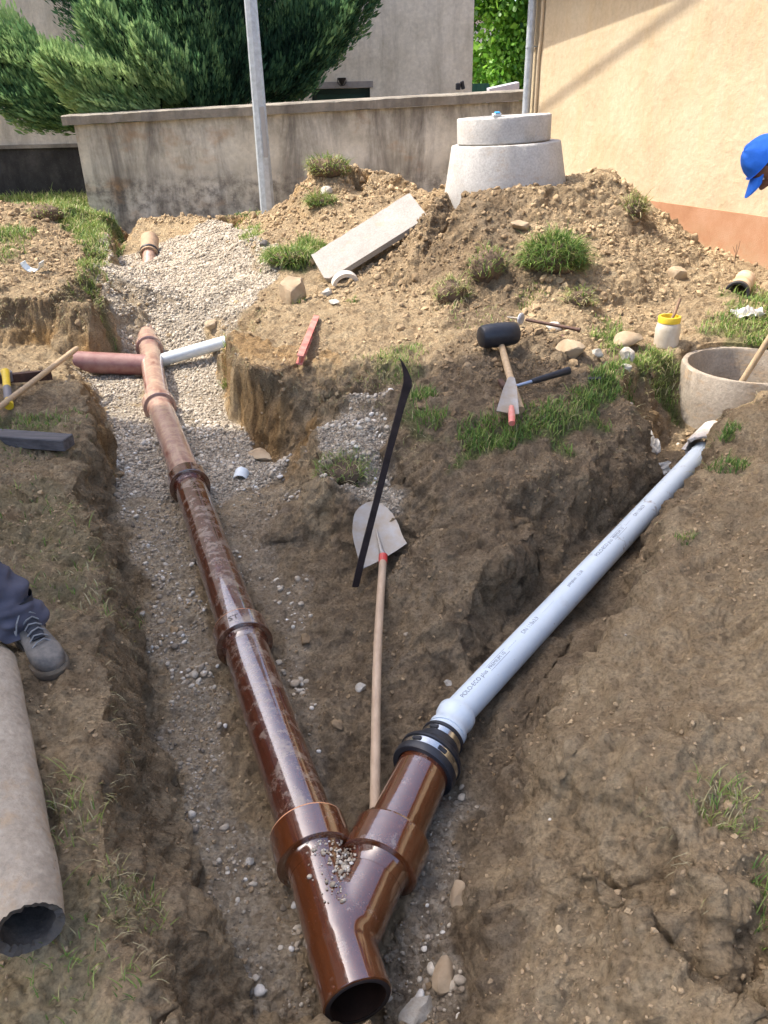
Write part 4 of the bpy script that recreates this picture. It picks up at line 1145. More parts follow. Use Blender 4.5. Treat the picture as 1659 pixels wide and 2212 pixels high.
# ------------------------------------------------------------------ stoneware pipes
PR = .0935
def pipe_line(*q): return [P(*a) for a in q]
S = pipe_line((773, 2163, -.50), (665, 1795, -.50), (519, 1364, -.495), (405.5, 1037, -.47), (342, 871, -.435), (322, 747, -.40), (311, 700, -.37))
def socket(parent, end, dirn, m, rim, r=.122, L=.11, rimr=None):
    """collar whose open end is at 'end', pointing along dirn"""
    t = dirn.normalized(); b = end - t * L
    mb = MB().lathe(b, t, [(-.045, PR + .0008), (-.012, PR + .0025), (0, PR + .007), (0, r - .003), (.002, r), (L - .010, r + .001), (L - .006, r + .001)], 72)
    s_ = mb.build('socket', m, parent)
    mb = MB().lathe(b, t, [(L - .006, r + .001), (L, r - .001), (L, PR + .008), (L - .03, PR + .006)], 72)
    mb.build('rim', rim, s_)
    return s_
def stoneware(a, b, m, rim, label, group=None, with_socket=True, start=0.0, name='stoneware_pipe'):
    t = (b - a).normalized()
    root = empty(name, a + Vector((0, 0, -PR)), label, 'pipe', group)
    mb = MB().lathe(a - t * start, t, [(0, .072), (0, PR), ((b - a).length + start - .03, PR), ((b - a).length + start - .03, .074)], 72, close=True)
    mb.build('barrel', m, root)
    if with_socket: socket(root, b, t, m, rim)
    return root
g_ = 'stoneware pipes laid in line'
stoneware(S[1] - (S[2] - S[1]).normalized() * .05, S[2], M_GLAZE2, M_TERRA, 'shiny dark brown pipe between the forked piece and the stamped collar', g_)
stoneware(S[2] - (S[3] - S[2]).normalized() * .05, S[3], M_GLAZE2, mat('dusty_rim', (0.25, 0.18, 0.14), .8), 'shaded brown pipe with mud stripes, its far collar grey with dust', g_)
stoneware(S[3] - (S[4] - S[3]).normalized() * .05, S[4], M_GLAZE3, mat('pale_terracotta', (0.62, 0.40, 0.22), .8), 'dusty pink-brown pipe half bedded in sunlit gravel', g_)
stoneware(S[4] - (S[5] - S[4]).normalized() * .05, S[5], M_GLAZE3, mat('pale_terracotta', (0.62, 0.40, 0.22), .8), 'sunlit dusty pipe crossing over the white side pipe', g_)
stoneware(S[5] - (S[6] - S[5]).normalized() * .05, S[6] + (S[6] - S[5]) * .6, M_GLAZE3, M_TERRA, 'last dusty pipe end vanishing under the gravel', g_, False)

# stamp on the second socket
def wrap_text(txt, size, a, t, r, ang, parent, m, name='printed_text', box=None, flip=False, along=True, depth=.0006):
    """text wrapped on a cylinder (start a, axis t, radius r) at angle ang from the top"""
    cu = bpy.data.curves.new('txt', 'FONT'); cu.body = txt; cu.size = size; cu.extrude = 0.0
    ob = bpy.data.objects.new('txt', cu); C.objects.link(ob)
    bpy.context.view_layer.update()
    dg = bpy.context.evaluated_depsgraph_get()
    me = ob.evaluated_get(dg).to_mesh()
    V = [v.co.copy() for v in me.vertices]; Fc = [tuple(p.vertices) for p in me.polygons]
    ob.to_mesh_clear(); bpy.data.objects.remove(ob)
    x = t.cross(Vector((0, 0, 1))).normalized(); yv = x.cross(t).normalized()
    out = []
    for v in V:
        if along: d_, s_ = v.x, v.y
        else: d_, s_ = -v.y, v.x
        th = ang + s_ / r * (1 if along else 1)
        n_ = yv * math.cos(th) + (-x if along else x) * math.sin(th)
        out.append(a + t * d_ + n_ * (r + depth))
    return out, Fc
tt = (S[2] - S[1]).normalized()
vs, fs = wrap_text('ST', .042, S[2] - tt * .058, -tt, .1225, -.35, None, M_INK, along=False)
mb = MB(); 
# reading direction runs round the collar
vs2 = []
x_ = tt.cross(Vector((0, 0, 1))).normalized(); y_ = x_.cross(tt).normalized()
def ring_text(txt, size, base, t, r, a0):
    cu = bpy.data.curves.new('txt', 'FONT'); cu.body = txt; cu.size = size
    ob = bpy.data.objects.new('txt', cu); C.objects.link(ob); bpy.context.view_layer.update()
    me = ob.evaluated_get(bpy.context.evaluated_depsgraph_get()).to_mesh()
    V = [v.co.copy() for v in me.vertices]; Fc = [tuple(p.vertices) for p in me.polygons]
    ob.to_mesh_clear(); bpy.data.objects.remove(ob)
    x = t.cross(Vector((0, 0, 1))).normalized(); y = x.cross(t).normalized()
    return [base + t * v.y + (x * math.sin(a0 + v.x / r) + y * math.cos(a0 + v.x / r)) * (r + .0008) for v in V], Fc
vs, fs = ring_text('ST', .045, S[2] - tt * .068, tt, .1228, -.42)
mb.add(vs, fs)
pipe2 = [o for o in bpy.data.objects if o.name == 'stoneware_pipe'][0]
mb.build('stamp', mat('stamp_line', (0.03, 0.012, 0.008), .4), pipe2)

# the forked piece
BR = pipe_line((848, 1808, -.497), (921, 1652, -.49))
mt = (S[1] - S[0]).normalized(); bt = (BR[1] - BR[0]).normalized()
# where the branch axis meets the main axis (in plan)
den = mt.x * bt.y - mt.y * bt.x
w_ = BR[0] - S[0]
sm_ = (w_.x * bt.y - w_.y * bt.x) / den
J = S[0] + mt * sm_
print('JUNCTION', sm_, J, (S[1] - S[0]).length, math.degrees(math.acos(mt.dot(bt))))
fork = empty('stoneware_branch_pipe', S[0] + Vector((0, 0, -PR)), 'glossy brown forked pipe with an open mouth at the bottom', 'branch pipe')
L0 = (S[1] - S[0]).length
# smooth union of the two barrels: every ring vertex of the main barrel is pushed out to a blended surface
def sdf(p):
    def cyl(a, t, p, lo, hi):
        w = p - a; h = max(lo, min(hi, w.dot(t))); return (w - t * h).length - PR
    d1 = cyl(S[0], mt, p, -10, 10)
    d2 = cyl(BR[0], bt, p, -((BR[0] - J).length - .0), 10)
    k = .012; h = max(k - abs(d1 - d2), 0) / k
    return min(d1, d2) - h * h * k * .25
def shell(a, t, s0, s1, ns, na, other):
    x = t.cross(Vector((0, 0, 1))).normalized(); y = x.cross(t).normalized()
    vs = []; ok = []
    for i in range(ns + 1):
        c = a + t * (s0 + (s1 - s0) * i / ns)
        for k in range(na):
            an = 2 * math.pi * k / na; dr_ = x * math.cos(an) + y * math.sin(an)
            r_ = PR
            for it in range(4):
                r_ -= sdf(c + dr_ * r_) * .9
                r_ = min(r_, PR + .02)
            p = c + dr_ * r_
            vs.append(p); ok.append(abs(sdf(p)) < .004)
    fs = []
    for i in range(ns):
        for k in range(na):
            q = (i * na + k, i * na + (k + 1) % na, (i + 1) * na + (k + 1) % na, (i + 1) * na + k)
            if sum(ok[j] for j in q) >= 1: fs.append(q)
    return vs, fs
mb = MB()
vs, fs = shell(S[0], mt, 0.0, L0 - .03, 140, 96, None); mb.add(vs, fs, True)
vs, fs = shell(BR[0], bt, -(BR[0] - J).length - .0, -.02, 110, 96, None); mb.add(vs, fs, True)
mb.lathe(S[0], mt, [(0.0, PR), (-.003, PR - .003), (-.003, .080)], 96)
mb.build('body', M_GLAZE, fork, sharp=rad(60))
mb = MB().lathe(S[0], mt, [(-.0035, .089), (-.0045, .087), (-.0045, .078), (-.0035, .076)], 72)
mb.build('cut_edge', mat('dark_broken_edge', (0.03, 0.022, 0.02), .8), fork)
mb = MB().lathe(S[0], mt, [(-.002, .0765), (.01, .072), (.4, .0715), (.4, .0)], 64); mb.build('bore', mat('shaded_inner_wall', (0.028, 0.014, 0.009), .8, var=.4, vscale=14, spec=.2), fork)  # near-black colour paints the darkness inside the mouth
s1 = socket(fork, S[1], mt, M_GLAZE, mat('fresh_terracotta', (0.60, 0.30, 0.16), .75), .124, .12)
s2 = socket(fork, BR[0], bt, M_GLAZE, M_GLAZE, .124, .12)
# short piece of pipe up to the rubber adapter
b0 = BR[0] - bt * .05; b1 = BR[1] + bt * .03
root = empty('stoneware_pipe', b0 + Vector((0, 0, -PR)), 'short glossy brown pipe between the fork and the black rubber coupling', 'pipe')
MB().lathe(b0, bt, [(0, .072), (0, PR), ((b1 - b0).length, PR), ((b1 - b0).length, .074)], 72, close=True).build('barrel', M_GLAZE, root)

# rubber coupling
G0 = P(988, 1541, -.475); GE = P(1509, 984, -.375)
A0 = BR[1]; A1 = P(946, 1612, -.485)
gt = (GE - G0).normalized(); at_ = (A1 - A0).normalized()
cp = empty('rubber_coupling', A0 + Vector((0, 0, -.11)), 'black rubber coupling with two steel clamps joining brown and grey pipe', 'coupling')
LA = (P(960, 1592, -.482) - A0).length
mb = MB().lathe(A0, at_, [(-.035, PR + .001), (-.035, .113), (-.028, .116), (-.006, .116), (-.004, .109), (.026, .109), (.028, .116), (.040, .116), (.052, .108), (.058, .088), (LA - .045, .080), (LA - .043, .074), (LA - .018, .074), (LA - .016, .080), (LA - .004, .080), (LA, .076), (LA, .062)], 72)
mb.build('sleeve', M_RUBBER, cp)
for t0, r0 in ((-.003, .1115), (LA - .0415, .0765)):
    wd = .026 if t0 < .01 else .022
    cl = MB().lathe(A0 + at_ * (t0 + .001), at_, [(0, r0 - .002), (0, r0), (wd, r0), (wd, r0 - .002)], 72).build('clamp', M_STEEL, cp)
    x = at_.cross(Vector((0, 0, 1))).normalized(); y = x.cross(at_).normalized()
    for an in (.35, -.55) if t0 < .01 else (.3,):
        d_ = x * math.sin(an) * -1 + y * math.cos(an)
        MB().box(A0 + at_ * (t0 + wd / 2) + d_ * (r0 + .002), (.014, .035, .006), rotmat(at_, d_), .002).build('clamp_lug', M_RUBBER, cl)

# grey plastic pipe
gp = empty('plastic_pipe', G0 + Vector((0, 0, -.055)), 'long light blue-grey plastic pipe running up the right trench', 'pipe')
mb = MB().lathe(G0 - gt * .02, gt, [(0, .05), (0, .059), ((GE - G0).length + .10, .059), ((GE - G0).length + .10, .05)], 64, close=True)
mb.build('barrel', M_PVC, gp)
# socket of the plastic pipe
X0 = P(958, 1594, -.482); xt = (G0 - X0).normalized(); LX = (G0 - X0).length
mb = MB().lathe(X0, xt, [(-.03, .064), (.002, .064), (.003, .0705), (.022, .0715), (.023, .068), (.027, .068), (.028, .0725), (.045, .0725), (.055, .066), (LX - .045, .066), (LX - .035, .0725), (LX - .004, .0735), (LX, .071), (LX, .059)], 72)
mb.build('socket', M_PVC, gp)
def axis_text(txt, size, s0, ang, parent, name='printed_text', lines=None):
    cu = bpy.data.curves.new('txt', 'FONT'); cu.body = txt; cu.size = size
    ob = bpy.data.objects.new('txt', cu); C.objects.link(ob); bpy.context.view_layer.update()
    me = ob.evaluated_get(bpy.context.evaluated_depsgraph_get()).to_mesh()
    V = [v.co.copy() for v in me.vertices]; Fc = [tuple(p.vertices) for p in me.polygons]
    ob.to_mesh_clear(); bpy.data.objects.remove(ob)
    if lines:
        for (a0, b0, a1, b1) in lines:
            k = len(V); nseg = 1
            V += [Vector((a0, b0, 0)), Vector((a1, b0, 0)), Vector((a1, b1, 0)), Vector((a0, b1, 0))]; Fc.append((k, k + 1, k + 2, k + 3))
    x = gt.cross(Vector((0, 0, 1))).normalized(); y = x.cross(gt).normalized(); r = .059
    out = [G0 + gt * (s0 + v.x) + (x * math.sin(ang - v.y / r) + y * math.cos(ang - v.y / r)) * (r + .0006) for v in V]
    mb = MB().add(out, Fc); return mb.build(name, M_INK, parent)
for s0 in (.03, 1.20):
    axis_text('POLO-ECO plus', .026, s0, .12, gp)
    axis_text('PREMIUM 10', .022, s0 + .195, .12, gp, 'printed_text', [(-.004, -.007, .137, -.0055), (-.004, .0195, .137, .021), (-.004, -.007, -.0025, .021), (.1355, -.007, .137, .021)])
    axis_text('- -- -- -- --', .016, s0 + .34, .08, gp)
    axis_text('DN 110x3,9', .026, s0 + .46, .12, gp)
axis_text('- - - - - - - - - - - - - - -', .012, .66, .08, gp)
axis_text('poloplast   12:38', .022, .90, .12, gp)

# broken mouth of the old drain under the ring, which the grey pipe enters
e0 = GE + gt * .02
M_BRK = mat('broken_glazed_white', (0.52, 0.50, 0.47), .6, col2=(0.34, 0.29, 0.24), vscale=14, bump=.004, bscale=25)
def jag(i, a): return (.006 * float(vn(math.cos(a) * 4, math.sin(a) * 4, i, 8)), (.035 * float(vn(math.cos(a) * 3 + 3, math.sin(a) * 3, 0, 12)) if i in (1, 2) else 0))
mb = MB().lathe(e0 + Vector((0, 0, .02)), gt, [(.28, .098), (.0, .102), (.0, .082), (.28, .08)], 40, close=False, wob=jag)
o = mb.build('broken_drain_pipe', M_BRK); set_tags(o, 'broken whitish drain mouth under the manhole ring receiving the grey pipe', 'drain pipe')

# side pipes crossing under the main line
w0, w1 = P(346, 779, -.44), P(489, 738, -.31)
wt = (w1 - w0).normalized()
mb = MB().lathe(w0 - wt * .1, wt, [(0, .05), (0, .056), ((w1 - w0).length + .1, .056), ((w1 - w0).length + .1, .05)], 48, close=True)
o = mb.build('side_pipe', M_PVC2); set_tags(o, 'white plastic side pipe sticking out right from under the main line', 'pipe')
a_, b_ = P(176, 782, -.36), P(318, 789, -.42); bt2 = (b_ - a_).normalized()
def jag2(i, a): return (0, (-.09 * math.cos(a - 1.2) + .05 * float(vn(math.cos(a) * 3, math.sin(a) * 3, 0, 4))) if i in (0, 1) else 0)
mb = MB().lathe(a_, bt2, [(0, .078), (0, .092), ((b_ - a_).length, .092), ((b_ - a_).length, .078)], 48, close=True, wob=jag2)
o = mb.build('broken_stoneware_pipe', mat('plum_glaze', (0.20, 0.075, 0.065), .45, col2=(0.32, 0.18, 0.15), vscale=8)); set_tags(o, 'dull red-brown side pipe with a broken left end beside the bank', 'pipe')
# pipe end far away under the wall
a_, b_ = P(322, 562, -.14), P(323, 534, -.02); ft = (b_ - a_).normalized()
fp = empty('far_pipe', a_, 'far pipe end with a dark joint coming out of the trench end wall', 'pipe')
MB().lathe(a_ - ft * .2, ft, [(0, .065), (0, .085), (.7, .085)], 40).build('barrel', M_GLAZE3, fp)
mb = MB().lathe(a_ + ft * .12, ft, [(0, .087), (0, .112), (.34, .114), (.36, .10)], 40); mb.build('socket', mat('dusty_collar', (0.40, 0.27, 0.17), .85, var=.2), fp)
mb = MB().lathe(a_ + ft * .15, ft, [(0, .112), (0, .120), (.03, .120), (.03, .112)], 40); mb.build('joint_band', M_RUBBER, fp)

# white cut half pipes
def half_pipe(name, c, ax, r, L, m, label, cat, th=.004, arc=(0, math.pi), up=(0, 0, 1)):
    t = Vector(ax).normalized(); U = Vector(up); U = (U - t * U.dot(t)).normalized(); X = t.cross(U)
    vs = []; n_ = 24
    for rr in (r, r - th):
        for d_ in (0, L):
            for k in range(n_ + 1):
                a = arc[0] + (arc[1] - arc[0]) * k / n_
                vs.append(Vector(c) + t * d_ + X * rr * math.cos(a) + U * rr * math.sin(a))
    m_ = n_ + 1; fs = []
    for k in range(n_):
        fs += [(k, k + 1, m_ + k + 1, m_ + k), (2 * m_ + k, 3 * m_ + k, 3 * m_ + k + 1, 2 * m_ + k + 1), (k, 2 * m_ + k, 2 * m_ + k + 1, k + 1), (m_ + k, m_ + k + 1, 3 * m_ + k + 1, 3 * m_ + k)]
    fs += [(0, m_, 3 * m_, 2 * m_), (n_, 2 * m_ + n_, 3 * m_ + n_, m_ + n_)]
    o = MB().add(vs, fs, True).build(name, m)
    set_tags(o, label, cat); return o
c0 = on(518, 1036)
half_pipe('cut_pipe_shell', c0 + Vector((0, 0, -.012)), (.05, 1, .25), .048, .085, M_PVC2, 'white half pipe offcut lying on the gravel right of the pipe line', 'pipe offcut')
c0 = on(72, 588)
half_pipe('cut_collar', c0 + Vector((0, -.04, .10)), (.1, 1, .1), .10, .10, M_PVC2, 'pale grey open collar piece on the left earth heap', 'pipe offcut', .007, (math.pi * 1.03, math.pi * 1.97))
c0 = on(748, 618)
half_pipe('ceramic_shard', c0 + Vector((0, -.02, -.01)), (-.25, 1, .3), .13, .07, mat('ivory_ceramic', (0.60, 0.55, 0.47), .5, var=.15), 'arched ivory shard of a broken collar below the leaning slab', 'shard', .035, (.15, math.pi * .95))

# old pipe lying on the left bank
a_, b_ = P(62, 2008, -.01), P(-22, 1440, .0)
b_ = a_ + (b_ - a_) * 1.0; ot = (b_ - a_).normalized()
def jag3(i, a): return (.003 * float(vn(math.cos(a) * 6, math.sin(a) * 6, i * 2, 5)), .007 * float(vn(math.cos(a) * 7, math.sin(a) * 7, i, 9)))
op = empty('old_drain_pipe', a_ + Vector((0, 0, -.08)), 'old dirty grey-beige pipe lying on the left bank beside the boot', 'pipe')
LO = (b_ - a_).length
prof = [(0.0, .074)] + [(LO * k / 12, .078 + .0012 * (k % 3)) for k in range(1, 13)]
MB().lathe(a_, ot, prof, 64, wob=lambda i, a: (.0015 * float(vn(math.cos(a) * 3, math.sin(a) * 3, i * 1.3, 5)), .004 * float(vn(math.cos(a) * 11, math.sin(a) * 11, 0, 9)) if i == 0 else 0)).build('barrel', M_OLDPIPE, op)
MB().lathe(a_, ot, [(0, .074), (.004, .066), (.01, .056), (LO, .056)], 64, wob=lambda i, a: (0, .004 * float(vn(math.cos(a) * 11, math.sin(a) * 11, 0, 9)) if i == 0 else .008 * float(vn(math.cos(a) * 9, math.sin(a) * 9, i, 19)) if i < 3 else 0)).build('lining', mat('dark_lining', (0.04, 0.033, 0.028), .8, col2=(0.10, 0.085, 0.07), vscale=20, bump=.006, bscale=30), op)  # inner wall coloured darker than the barrel
MB().lathe(a_, ot, [(LO - .001, .08), (LO - .001, 0)], 32).build('far_end', M_OLDPIPE, op)

# old stoneware pipe by the house
a_ = P(1591, 634, .085); b_ = P(1617, 592, .10); ht = (b_ - a_).normalized()
op2 = empty('old_clay_pipe', a_ + Vector((0, 0, -.1)), 'old ochre-stained pipe with a black lip lying near the house', 'pipe')
MB().lathe(a_, ht, [(.03, .072), (.03, .088), (.55, .088), (.55, .07)], 40, close=True).build('barrel', mat('ochre_glaze', (0.40, 0.24, 0.11), .6, col2=(0.55, 0.45, 0.33), vscale=6, bump=.002), op2)
MB().lathe(a_, ht, [(0, .074), (-.004, .08), (-.004, .094), (0, .099), (.05, .099), (.06, .089)], 40).build('lip', mat('black_bitumen', (0.03, 0.028, 0.03), .6, var=.3), op2)
MB().lathe(a_, ht, [(.3, .0715), (.3, 0)], 32).build('mud_plug', mat('mud', (0.12, 0.075, 0.045), .9, bump=.01, bscale=20), op2)

# ------------------------------------------------------------------ tools
def prism_from_px(outline, plane, th, dish=0.0):
    """outline in photo pixels laid on a plane (3 points), given real thickness"""
    A, B_, D = plane; nn_ = (B_ - A).cross(D - A).normalized()
    if nn_.dot(Vector((0, -1, 1))) < 0: nn_ = -nn_
    pts = []
    for px, py in outline:
        d_ = ray(px, py); o_ = Vector((0, 0, CAM_H)); t = (A - o_).dot(nn_) / d_.dot(nn_); pts.append(o_ + d_ * t)
    k = len(pts)
    mb = MB(); c = sum(pts, Vector()) / k
    rings = [1.0, .75, .4]
    vs = []
    for side in (0, 1):
        for s_ in rings:
            for p in pts:
                q = c + (p - c) * s_
                vs.append(q + nn_ * ((th / 2 if side == 0 else -th / 2) - dish * (1 - s_ * s_)))
        vs.append(c + nn_ * ((th / 2 if side == 0 else -th / 2) - dish))
    fs = []; R_ = len(rings); blk = R_ * k + 1
    for side in (0, 1):
        o0 = side * blk
        for r_ in range(R_ - 1):
            for i in range(k):
                j = (i + 1) % k; fs.append((o0 + r_ * k + i, o0 + r_ * k + j, o0 + (r_ + 1) * k + j, o0 + (r_ + 1) * k + i))
        for i in range(k): fs.append((o0 + (R_ - 1) * k + i, o0 + (R_ - 1) * k + (i + 1) % k, o0 + R_ * k))
    for i in range(k): fs.append((i, (i + 1) % k, blk + (i + 1) % k, blk + i))
    mb.add(vs, fs, True); return mb, nn_
def z8(x, y): return (691.4 + x / 4.127, 760.6 + y / 4.127)
sh = empty('shovel', P(812, 1745, -.56), 'shovel with a pale worn blade lying up the slope, long wooden handle', 'shovel')
g1_, g2_, g3_ = on(827, 1215), on(806, 1088), on(878, 1178)
pl = (P(827, 1212, g1_.z + .05), P(806, 1088, g2_.z + .03), P(880, 1176, g3_.z + .04))
ol = [z8(*q) for q in [(560, 1850), (600, 1820), (690, 1765), (775, 1705), (745, 1660), (720, 1600), (700, 1540), (680, 1500), (645, 1440), (600, 1390), (560, 1358), (520, 1340), (480, 1330), (420, 1340), (380, 1362), (350, 1385), (318, 1420), (302, 1460), (292, 1520), (288, 1600), (300, 1690), (320, 1760), (342, 1850), (385, 1930), (460, 1895), (530, 1860)]]
mb, nn_ = prism_from_px(ol, pl, .003, .012)
mb.build('blade', M_BLADE, sh, sharp=rad(50))
def onpl(px, py, pl, off=0):
    A, B_, D = pl; n_ = (B_ - A).cross(D - A).normalized()
    if n_.dot(Vector((0, -1, 1))) < 0: n_ = -n_
    d_ = ray(px, py); o_ = Vector((0, 0, CAM_H)); return o_ + d_ * ((A - o_).dot(n_) / d_.dot(n_)) + n_ * off
r1 = onpl(*z8(500, 1580), pl, .004); r2 = onpl(*z8(545, 1780), pl, .010); r3 = onpl(*z8(562, 1830), pl, .014); r4 = onpl(*z8(558, 1900), pl, .016)
MB().tube([r1, r2, r3], [.003, .012, .019], 16).build('spine', M_BLADE, sh)
MB().tube([r3 - (r4 - r3) * .05, r4], [.0215, .0215], 20).build('collar', M_RED, sh)
hz = [(r4.z, 826, 1220)]
pts = [r3.lerp(r4, .6)]
z_end = -.535
path = [(822, 1290), (817, 1370), (814, 1450), (812, 1540), (811, 1640), (810, 1750)]
for i, (px, py) in enumerate(path): pts.append(P(px, py, r4.z + (z_end - r4.z) * (i + 1) / len(path)))
MB().tube(pts, [.0185, .0185, .018, .018, .0175, .018, .0185], 20).build('handle', mat('handle_wood', (0.50, 0.37, 0.25), .6, col2=(0.37, 0.26, 0.17), vscale=9, stretch=(4, 1, 4), bump=.0006), sh)

# dark pry bar stuck upright in the floor
bs = on(765, 1258); pa = Vector((bs.x, bs.y - .07, bs.z)); pb = PY(862, 771, bs.y - .03)
sd = Vector((1, .1, 0)); plb = (pa, pb, pa + sd)
ol = [z8(*q) for q in [(705, 45), (740, 90), (768, 135), (790, 180), (812, 235), (828, 290), (805, 325), (770, 430), (740, 530), (690, 720), (640, 900), (570, 1180), (500, 1450), (450, 1650), (400, 1850), (345, 2090), (285, 2090), (345, 1830), (400, 1620), (460, 1390), (530, 1110), (600, 830), (670, 560), (740, 290), (746, 250), (742, 190), (730, 120)]]
A_, nn_ = None, None
bar_mb = MB()
npl = (pb - pa).cross(sd).normalized()
if npl.y > 0: npl = -npl
pts = []
for px, py in ol:
    d_ = ray(px, py); o_ = Vector((0, 0, CAM_H)); pts.append(o_ + d_ * ((pa - o_).dot(npl) / d_.dot(npl)))
k = len(pts)
# triangulate the outline as strips between its right and left sides
right = pts[0:16]; left = [pts[0]] + pts[:15:-1]
NL = 40
def resample(pl_, n_):
    ds = [0]
    for i in range(1, len(pl_)): ds.append(ds[-1] + (pl_[i] - pl_[i - 1]).length)
    out = []
    for j in range(n_ + 1):
        t = ds[-1] * j / n_; i = 1
        while i < len(ds) - 1 and ds[i] < t: i += 1
        f = (t - ds[i - 1]) / max(1e-9, ds[i] - ds[i - 1]); out.append(pl_[i - 1].lerp(pl_[i], f))
    return out
Rr, Ll = resample(right, NL), resample(left, NL)
vs = []; fs = []
for i in range(NL + 1):
    for off in (.007, -.007): vs += [Rr[i] + npl * off, Ll[i] + npl * off]
for i in range(NL):
    a = i * 4; b = a + 4
    fs += [(a, b, b + 1, a + 1), (a + 2, a + 3, b + 3, b + 2), (a, a + 2, b + 2, b), (a + 1, b + 1, b + 3, a + 3)]
fs += [(NL * 4, NL * 4 + 2, NL * 4 + 3, NL * 4 + 1)]
o = bar_mb.add(vs, fs).build('pry_bar', M_DARKST); set_tags(o, 'dark flat steel bar with a hooked tip stuck upright in front of the shovel', 'pry bar')

# rubber mallet
m0, m1 = P(1037, 728, .27), P(1117, 719, .27)
ml = empty('rubber_mallet', on(1078, 750), 'big black rubber mallet with its head on the small earth mound', 'mallet')
ax = (m1 - m0).normalized(); Lh = (m1 - m0).length
MB().lathe(m0, ax, [(0, 0), (0, .050), (.006, .062), (.02, .069), (Lh * .3, .074), (Lh * .5, .075), (Lh * .7, .074), (Lh - .02, .069), (Lh - .006, .062), (Lh, .05), (Lh, 0)], 40).build('head', M_RUBBER, ml)
hh = [P(1082, 742, .215), P(1092, 780, .19), P(1106, 830, .14), P(1124, 886, .075)]
MB().tube(hh, [.019, .021, .022, .024], 18).build('handle', M_WOOD, ml)
# brick hammer
def z4(x, y): return ((1160 + x / 4.1475) / 1.1573, (760 + y / 4.1475) / 1.1573)
hm = empty('hammer', on(1100, 830), 'hammer with a black rubber grip lying behind the mallet handle', 'hammer')
a_, b_, c_, d2 = P(*z4(410, 845), .105), P(*z4(560, 845), .11), P(*z4(700, 805), .12), P(*z4(1085, 690), .135)
MB().tube([a_, b_, c_], [.010, .010, .011], 14).build('shaft', mat('blue_steel', (0.30, 0.34, 0.42), .35, .8), hm)
MB().tube([c_, c_.lerp(d2, .15), c_.lerp(d2, .5), c_.lerp(d2, .85), d2], [.014, .018, .019, .022, .024], 18).build('grip', M_RUBBER, hm)
hx = (c_ - a_).normalized(); up_ = Vector((0, 0, 1)); sdv = hx.cross(up_).normalized()
MB().box(a_ + Vector((-.005, 0, .005)), (.032, .12, .035), rotmat(hx, up_), .005).build('head', M_RUST, hm)
# trowel
tr = empty('trowel', on(1100, 880), 'small trowel with a grey flared blade and red handle in front of the mallet handle', 'trowel')
pl = (P(1104, 816, .20), P(1075, 888, .115), P(1120, 893, .11))
mb, _n = prism_from_px([z4(*q) for q in [(455, 765), (490, 752), (528, 768), (545, 860), (560, 1000), (572, 1140), (520, 1145), (450, 1130), (390, 1118), (335, 1110), (365, 1010), (405, 880)]], pl, .003, .004)
mb.build('blade', M_BLADE, tr)
MB().tube([onpl(*z4(490, 1060), pl, .006), onpl(*z4(490, 1100), pl, .012)], [.007, .009], 12).build('neck', M_BLADE, tr)
MB().tube([onpl(*z4(490, 1090), pl, .014), onpl(*z4(492, 1170), pl, .014), onpl(*z4(494, 1255), pl, .010)], [.014, .019, .017], 16).build('handle', M_REDD, tr)
# chisel with hand guard
ch = empty('chisel', on(1180, 705), 'rusty chisel with a grey guard resting on stones behind the mallet', 'chisel')
a_, g_a, g_b, b_ = P(*z4(450, 135), .16), P(*z4(590, 155), .17), P(*z4(640, 162), .17), P(*z4(1205, 270), .14)
MB().tube([g_b, b_.lerp(g_b, .08), b_], [.011, .012, .016], 14).build('shaft', M_RUST, ch)
MB().tube([a_, g_a], [.004, .012], 12).build('tip', M_BLADE, ch)
MB().lathe(P(*z4(575, 150), .17), (b_ - a_), [(0, 0), (0, .036), (.012, .044), (.022, .036), (.022, 0)], 24).build('guard', mat('cement_smeared', (0.42, 0.44, 0.46), .8, col2=(0.25, 0.25, 0.27), vscale=20, bump=.006), ch)
rb = MB().tube([P(*z4(1015, 330), .12), P(*z4(1255, 540), .07)], .013, 12)
rb.lathe(P(*z4(1250, 535), .072), P(*z4(1255, 540), .07) - P(*z4(1015, 330), .12), [(0, 0), (0, .03), (.015, .032), (.015, 0)], 16)
o = rb.build('rusty_bar', M_RUST); set_tags(o, 'short rusty bar leaning on a stone right of the mallet', 'bar')

# spirit level
a_, b_ = P(683, 690, .055), P(647, 778, .045)
lx = (b_ - a_).normalized(); R_ = rotmat(lx, (0.2, 0, 1)); L_ = (b_ - a_).length; c0 = (a_ + b_) / 2
lv = empty('spirit_level', c0 - Vector((0, 0, .03)), 'red spirit level lying on the pale trodden earth', 'spirit level')
mb = MB().box(c0, (L_, .014, .05), R_)
mb.box(c0 + R_ @ Vector((0, 0, .028)), (L_, .045, .010), R_, .002); mb.box(c0 - R_ @ Vector((0, 0, .028)), (L_, .045, .010), R_, .002)
mb.build('frame', M_REDD, lv)
for u in (-.36, .1, .4):
    MB().box(c0 + R_ @ Vector((u * L_ * .9, 0, .005)), (.05, .03, .040), R_, .004).build('vial_block', mat('pale_vial', (0.60, 0.55, 0.40), .3), lv)

